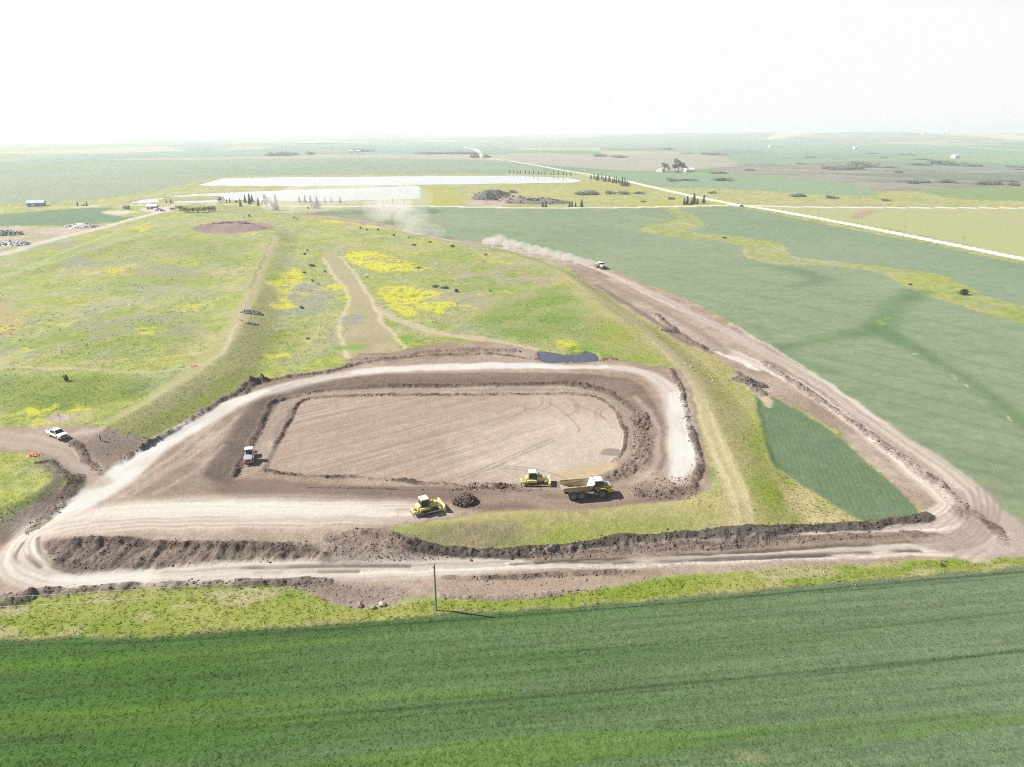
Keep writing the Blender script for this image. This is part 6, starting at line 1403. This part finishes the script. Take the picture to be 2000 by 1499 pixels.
for k, (px, py) in enumerate([(686,299),(700,299)]):
    shed('white_shed', px, py, 16, 12, 8, 3, 0, WALLW, ROOFW, ['left white shed amid the far tree belt', 'right white shed amid the far tree belt'][k], 'shed')
for px, py, lab in [(1505,288,'lone white farmhouse beyond the coulee, left of three'), (1670,291,'lone white farmhouse beyond the coulee, middle of three'), (1865,309,'lone white farmhouse by the far track at right')]:
    shed('farmhouse', px, py, 22, 14, 8, 5, R(30), WALLW, ROOFW, lab, 'farmhouse')
for k in range(10):
    shed('white_house', 1790 + k * 6.4, 273.5 + (k % 3) * .5, 45, 26, 14, 8, R(20), WALLW, ROOFW, 'one of the tiny white buildings strung along the far right horizon', 'house', 'white buildings on the far right horizon')
def car(name, px, py, rz, m, label, cat, L=4.6, van=False):
    t = thing(name, label, cat, spot(px, py), rz); l = L / 2; h = 1.0 if not van else 1.9
    MB().prism([(-l, .4), (l, .4), (l, .85), (l * .55, h), (-l, h)], -.9, .9).build('body', m, t, .06)
    if not van: MB().prism([(-l * .75, 1.0), (l * .45, 1.0), (l * .12, 1.6), (-l * .6, 1.6)], -.78, .78).build('cabin', GLASS, t, .05); MB().prism([(-l * .6, 1.6), (l * .12, 1.6), (l * .1, 1.66), (-l * .58, 1.66)], -.76, .76).build('roof', m, t)
    else: MB().prism([(l * .3, 1.2), (l * .86, .98), (l * .56, 1.72), (l * .3, 1.75)], -.91, .91).build('windscreen', GLASS, t)
    for x in (-l * .62, l * .62):
        for sg in (1, -1): wheel('wheel', (x, sg * .82, .35), .35, .24, t)
DARKC = mat('dark_car_paint', (.03, .03, .035), .3)
car('car', 1449, 404, R(-38), DARKC, 'dark car driving on the white road at the crossing', 'car'); car('car', 318, 413, R(10), DARKC, 'black car parked in the farm yard', 'car')
car('van', 306, 411.5, R(70), WHT, 'white van parked left of the black car in the farm yard', 'van', 5.2, True); car('car', 310, 410, R(20), DARKC, 'dark car parked behind the white van', 'car')
tr = thing('camper_trailer', 'grey camper trailer parked beside the willow hedge', 'trailer', spot(338, 411), R(5))
MB().prism([(-3, .6), (3, .6), (3.2, 1.5), (2.8, 2.7), (-3, 2.7)], -1.15, 1.15).build('body', mat('trailer_side', (.5, .5, .54), .5), tr, .1); MB().box(-1.5, 1.5, -1.18, -1.14, 1.5, 2.1).build('window', GLASS, tr); wheel('wheel', (-.4, -1.0, .36), .36, .25, tr); wheel('wheel', (-.4, 1.0, .36), .36, .25, tr)

# ------------------------------------------------------------------ dust hanging behind the far truck
def dust(name, puffs, dens, label, scale, colr=(.93, .90, .85)):
    bm = bmesh.new()
    for (px, py, up, rx, ry, rz_) in puffs:
        x, y = at(px, py); m = Matrix.Translation((x, y, ground_z(x, y) + up)) @ Matrix.Diagonal((rx, ry, rz_, 1))
        bmesh.ops.create_icosphere(bm, subdivisions=3, radius=1.0, matrix=m)
    me = bpy.data.meshes.new(name); bm.to_mesh(me); bm.free()
    tmp = bpy.data.objects.new(name, me); COL.objects.link(tmp)
    md = tmp.modifiers.new('r', 'REMESH'); md.mode = 'VOXEL'; md.voxel_size = 1.0
    dg = bpy.context.evaluated_depsgraph_get(); me2 = bpy.data.meshes.new_from_object(tmp.evaluated_get(dg)); tmp.modifiers.clear(); tmp.data = me2; me2.name = name
    m, n, l = newmat(name + '_air'); out = n.new('ShaderNodeOutputMaterial'); pv = n.new('ShaderNodeVolumePrincipled'); l.new(pv.outputs[0], out.inputs['Volume'])
    pv.inputs['Color'].default_value = (*colr, 1); pv.inputs['Anisotropy'].default_value = .2
    g = n.new('ShaderNodeNewGeometry'); nz = n.new('ShaderNodeTexNoise'); nz.inputs['Scale'].default_value = scale; nz.inputs['Detail'].default_value = 4; nz.inputs['Roughness'].default_value = .6; l.new(g.outputs['Position'], nz.inputs['Vector'])
    mr = n.new('ShaderNodeMapRange'); l.new(nz.outputs[0], mr.inputs[0]); mr.inputs[1].default_value = .36; mr.inputs[2].default_value = .78; mr.inputs[3].default_value = 0; mr.inputs[4].default_value = dens
    l.new(mr.outputs[0], pv.inputs['Density']); me2.materials.clear(); me2.materials.append(m)
    tag(tmp, label, 'dust', kind='stuff')
dust('dust_trail', [(1164,522,1.2,3.2,3.5,2.0),(1148,519,1.5,3.5,4,2.4),(1130,515,1.6,4,5,2.6),(1110,509,1.8,4.5,5,2.8),(1090,504,1.8,5,5,2.8),(1068,499,2.0,5,6,3),(1045,495,2.0,5,6,3),(1020,490,2.2,6,6,3.4),(998,486,2.4,6,6,4),(975,481,3,6,6,5),(955,478,2,5,6,3)], .24, 'low dust trail streaming back from the far dump truck', .16)
dust('dust_cloud', [(835,461,4,9,10,6),(850,463,3,8,9,5),(815,458,6,10,12,8),(800,455,9,11,12,9),(790,450,14,10,12,9),(780,446,18,12,14,9),(765,442,14,12,14,10),(740,436,11,14,14,10),(820,458,12,9,10,7)], .05, 'tall white dust cloud drifting over the big crop', .07)
dust('dust_veil', [(560,418,10,24,22,11),(600,416,12,28,24,13),(650,414,12,30,24,13),(700,412,14,30,24,15),(760,414,16,30,24,16),(800,412,12,24,22,12)], .04, 'thin grey dust veil hanging in front of the ponds', .035)

# ------------------------------------------------------------------ the air: one box of thin haze round the whole scene
def haze_box():
    bm = bmesh.new(); bmesh.ops.create_cube(bm, size=1.0)
    top = max(float(Z.max()) + 12, CAMH + 8); bot = float(Z.min()) - 1.0
    for v in bm.verts:
        v.co = Vector((v.co.x * 32000, v.co.y * 32000, top if v.co.z > 0 else bot))
    me = bpy.data.meshes.new('haze'); bm.to_mesh(me); bm.free()
    o = bpy.data.objects.new('haze', me); COL.objects.link(o); o['kind'] = 'stuff'
    o['label'] = 'pale haze that whitens the far fields toward the horizon'; o['category'] = 'haze'
    m, n, l = newmat('haze_air'); out = n.new('ShaderNodeOutputMaterial'); pv = n.new('ShaderNodeVolumePrincipled')
    pv.inputs['Color'].default_value = (.91, .97, 1.0, 1); pv.inputs['Density'].default_value = HAZE_DENSITY; pv.inputs['Anisotropy'].default_value = .25
    l.new(pv.outputs[0], out.inputs['Volume']); me.materials.append(m)
    m.cycles.homogeneous_volume = True
haze_box()
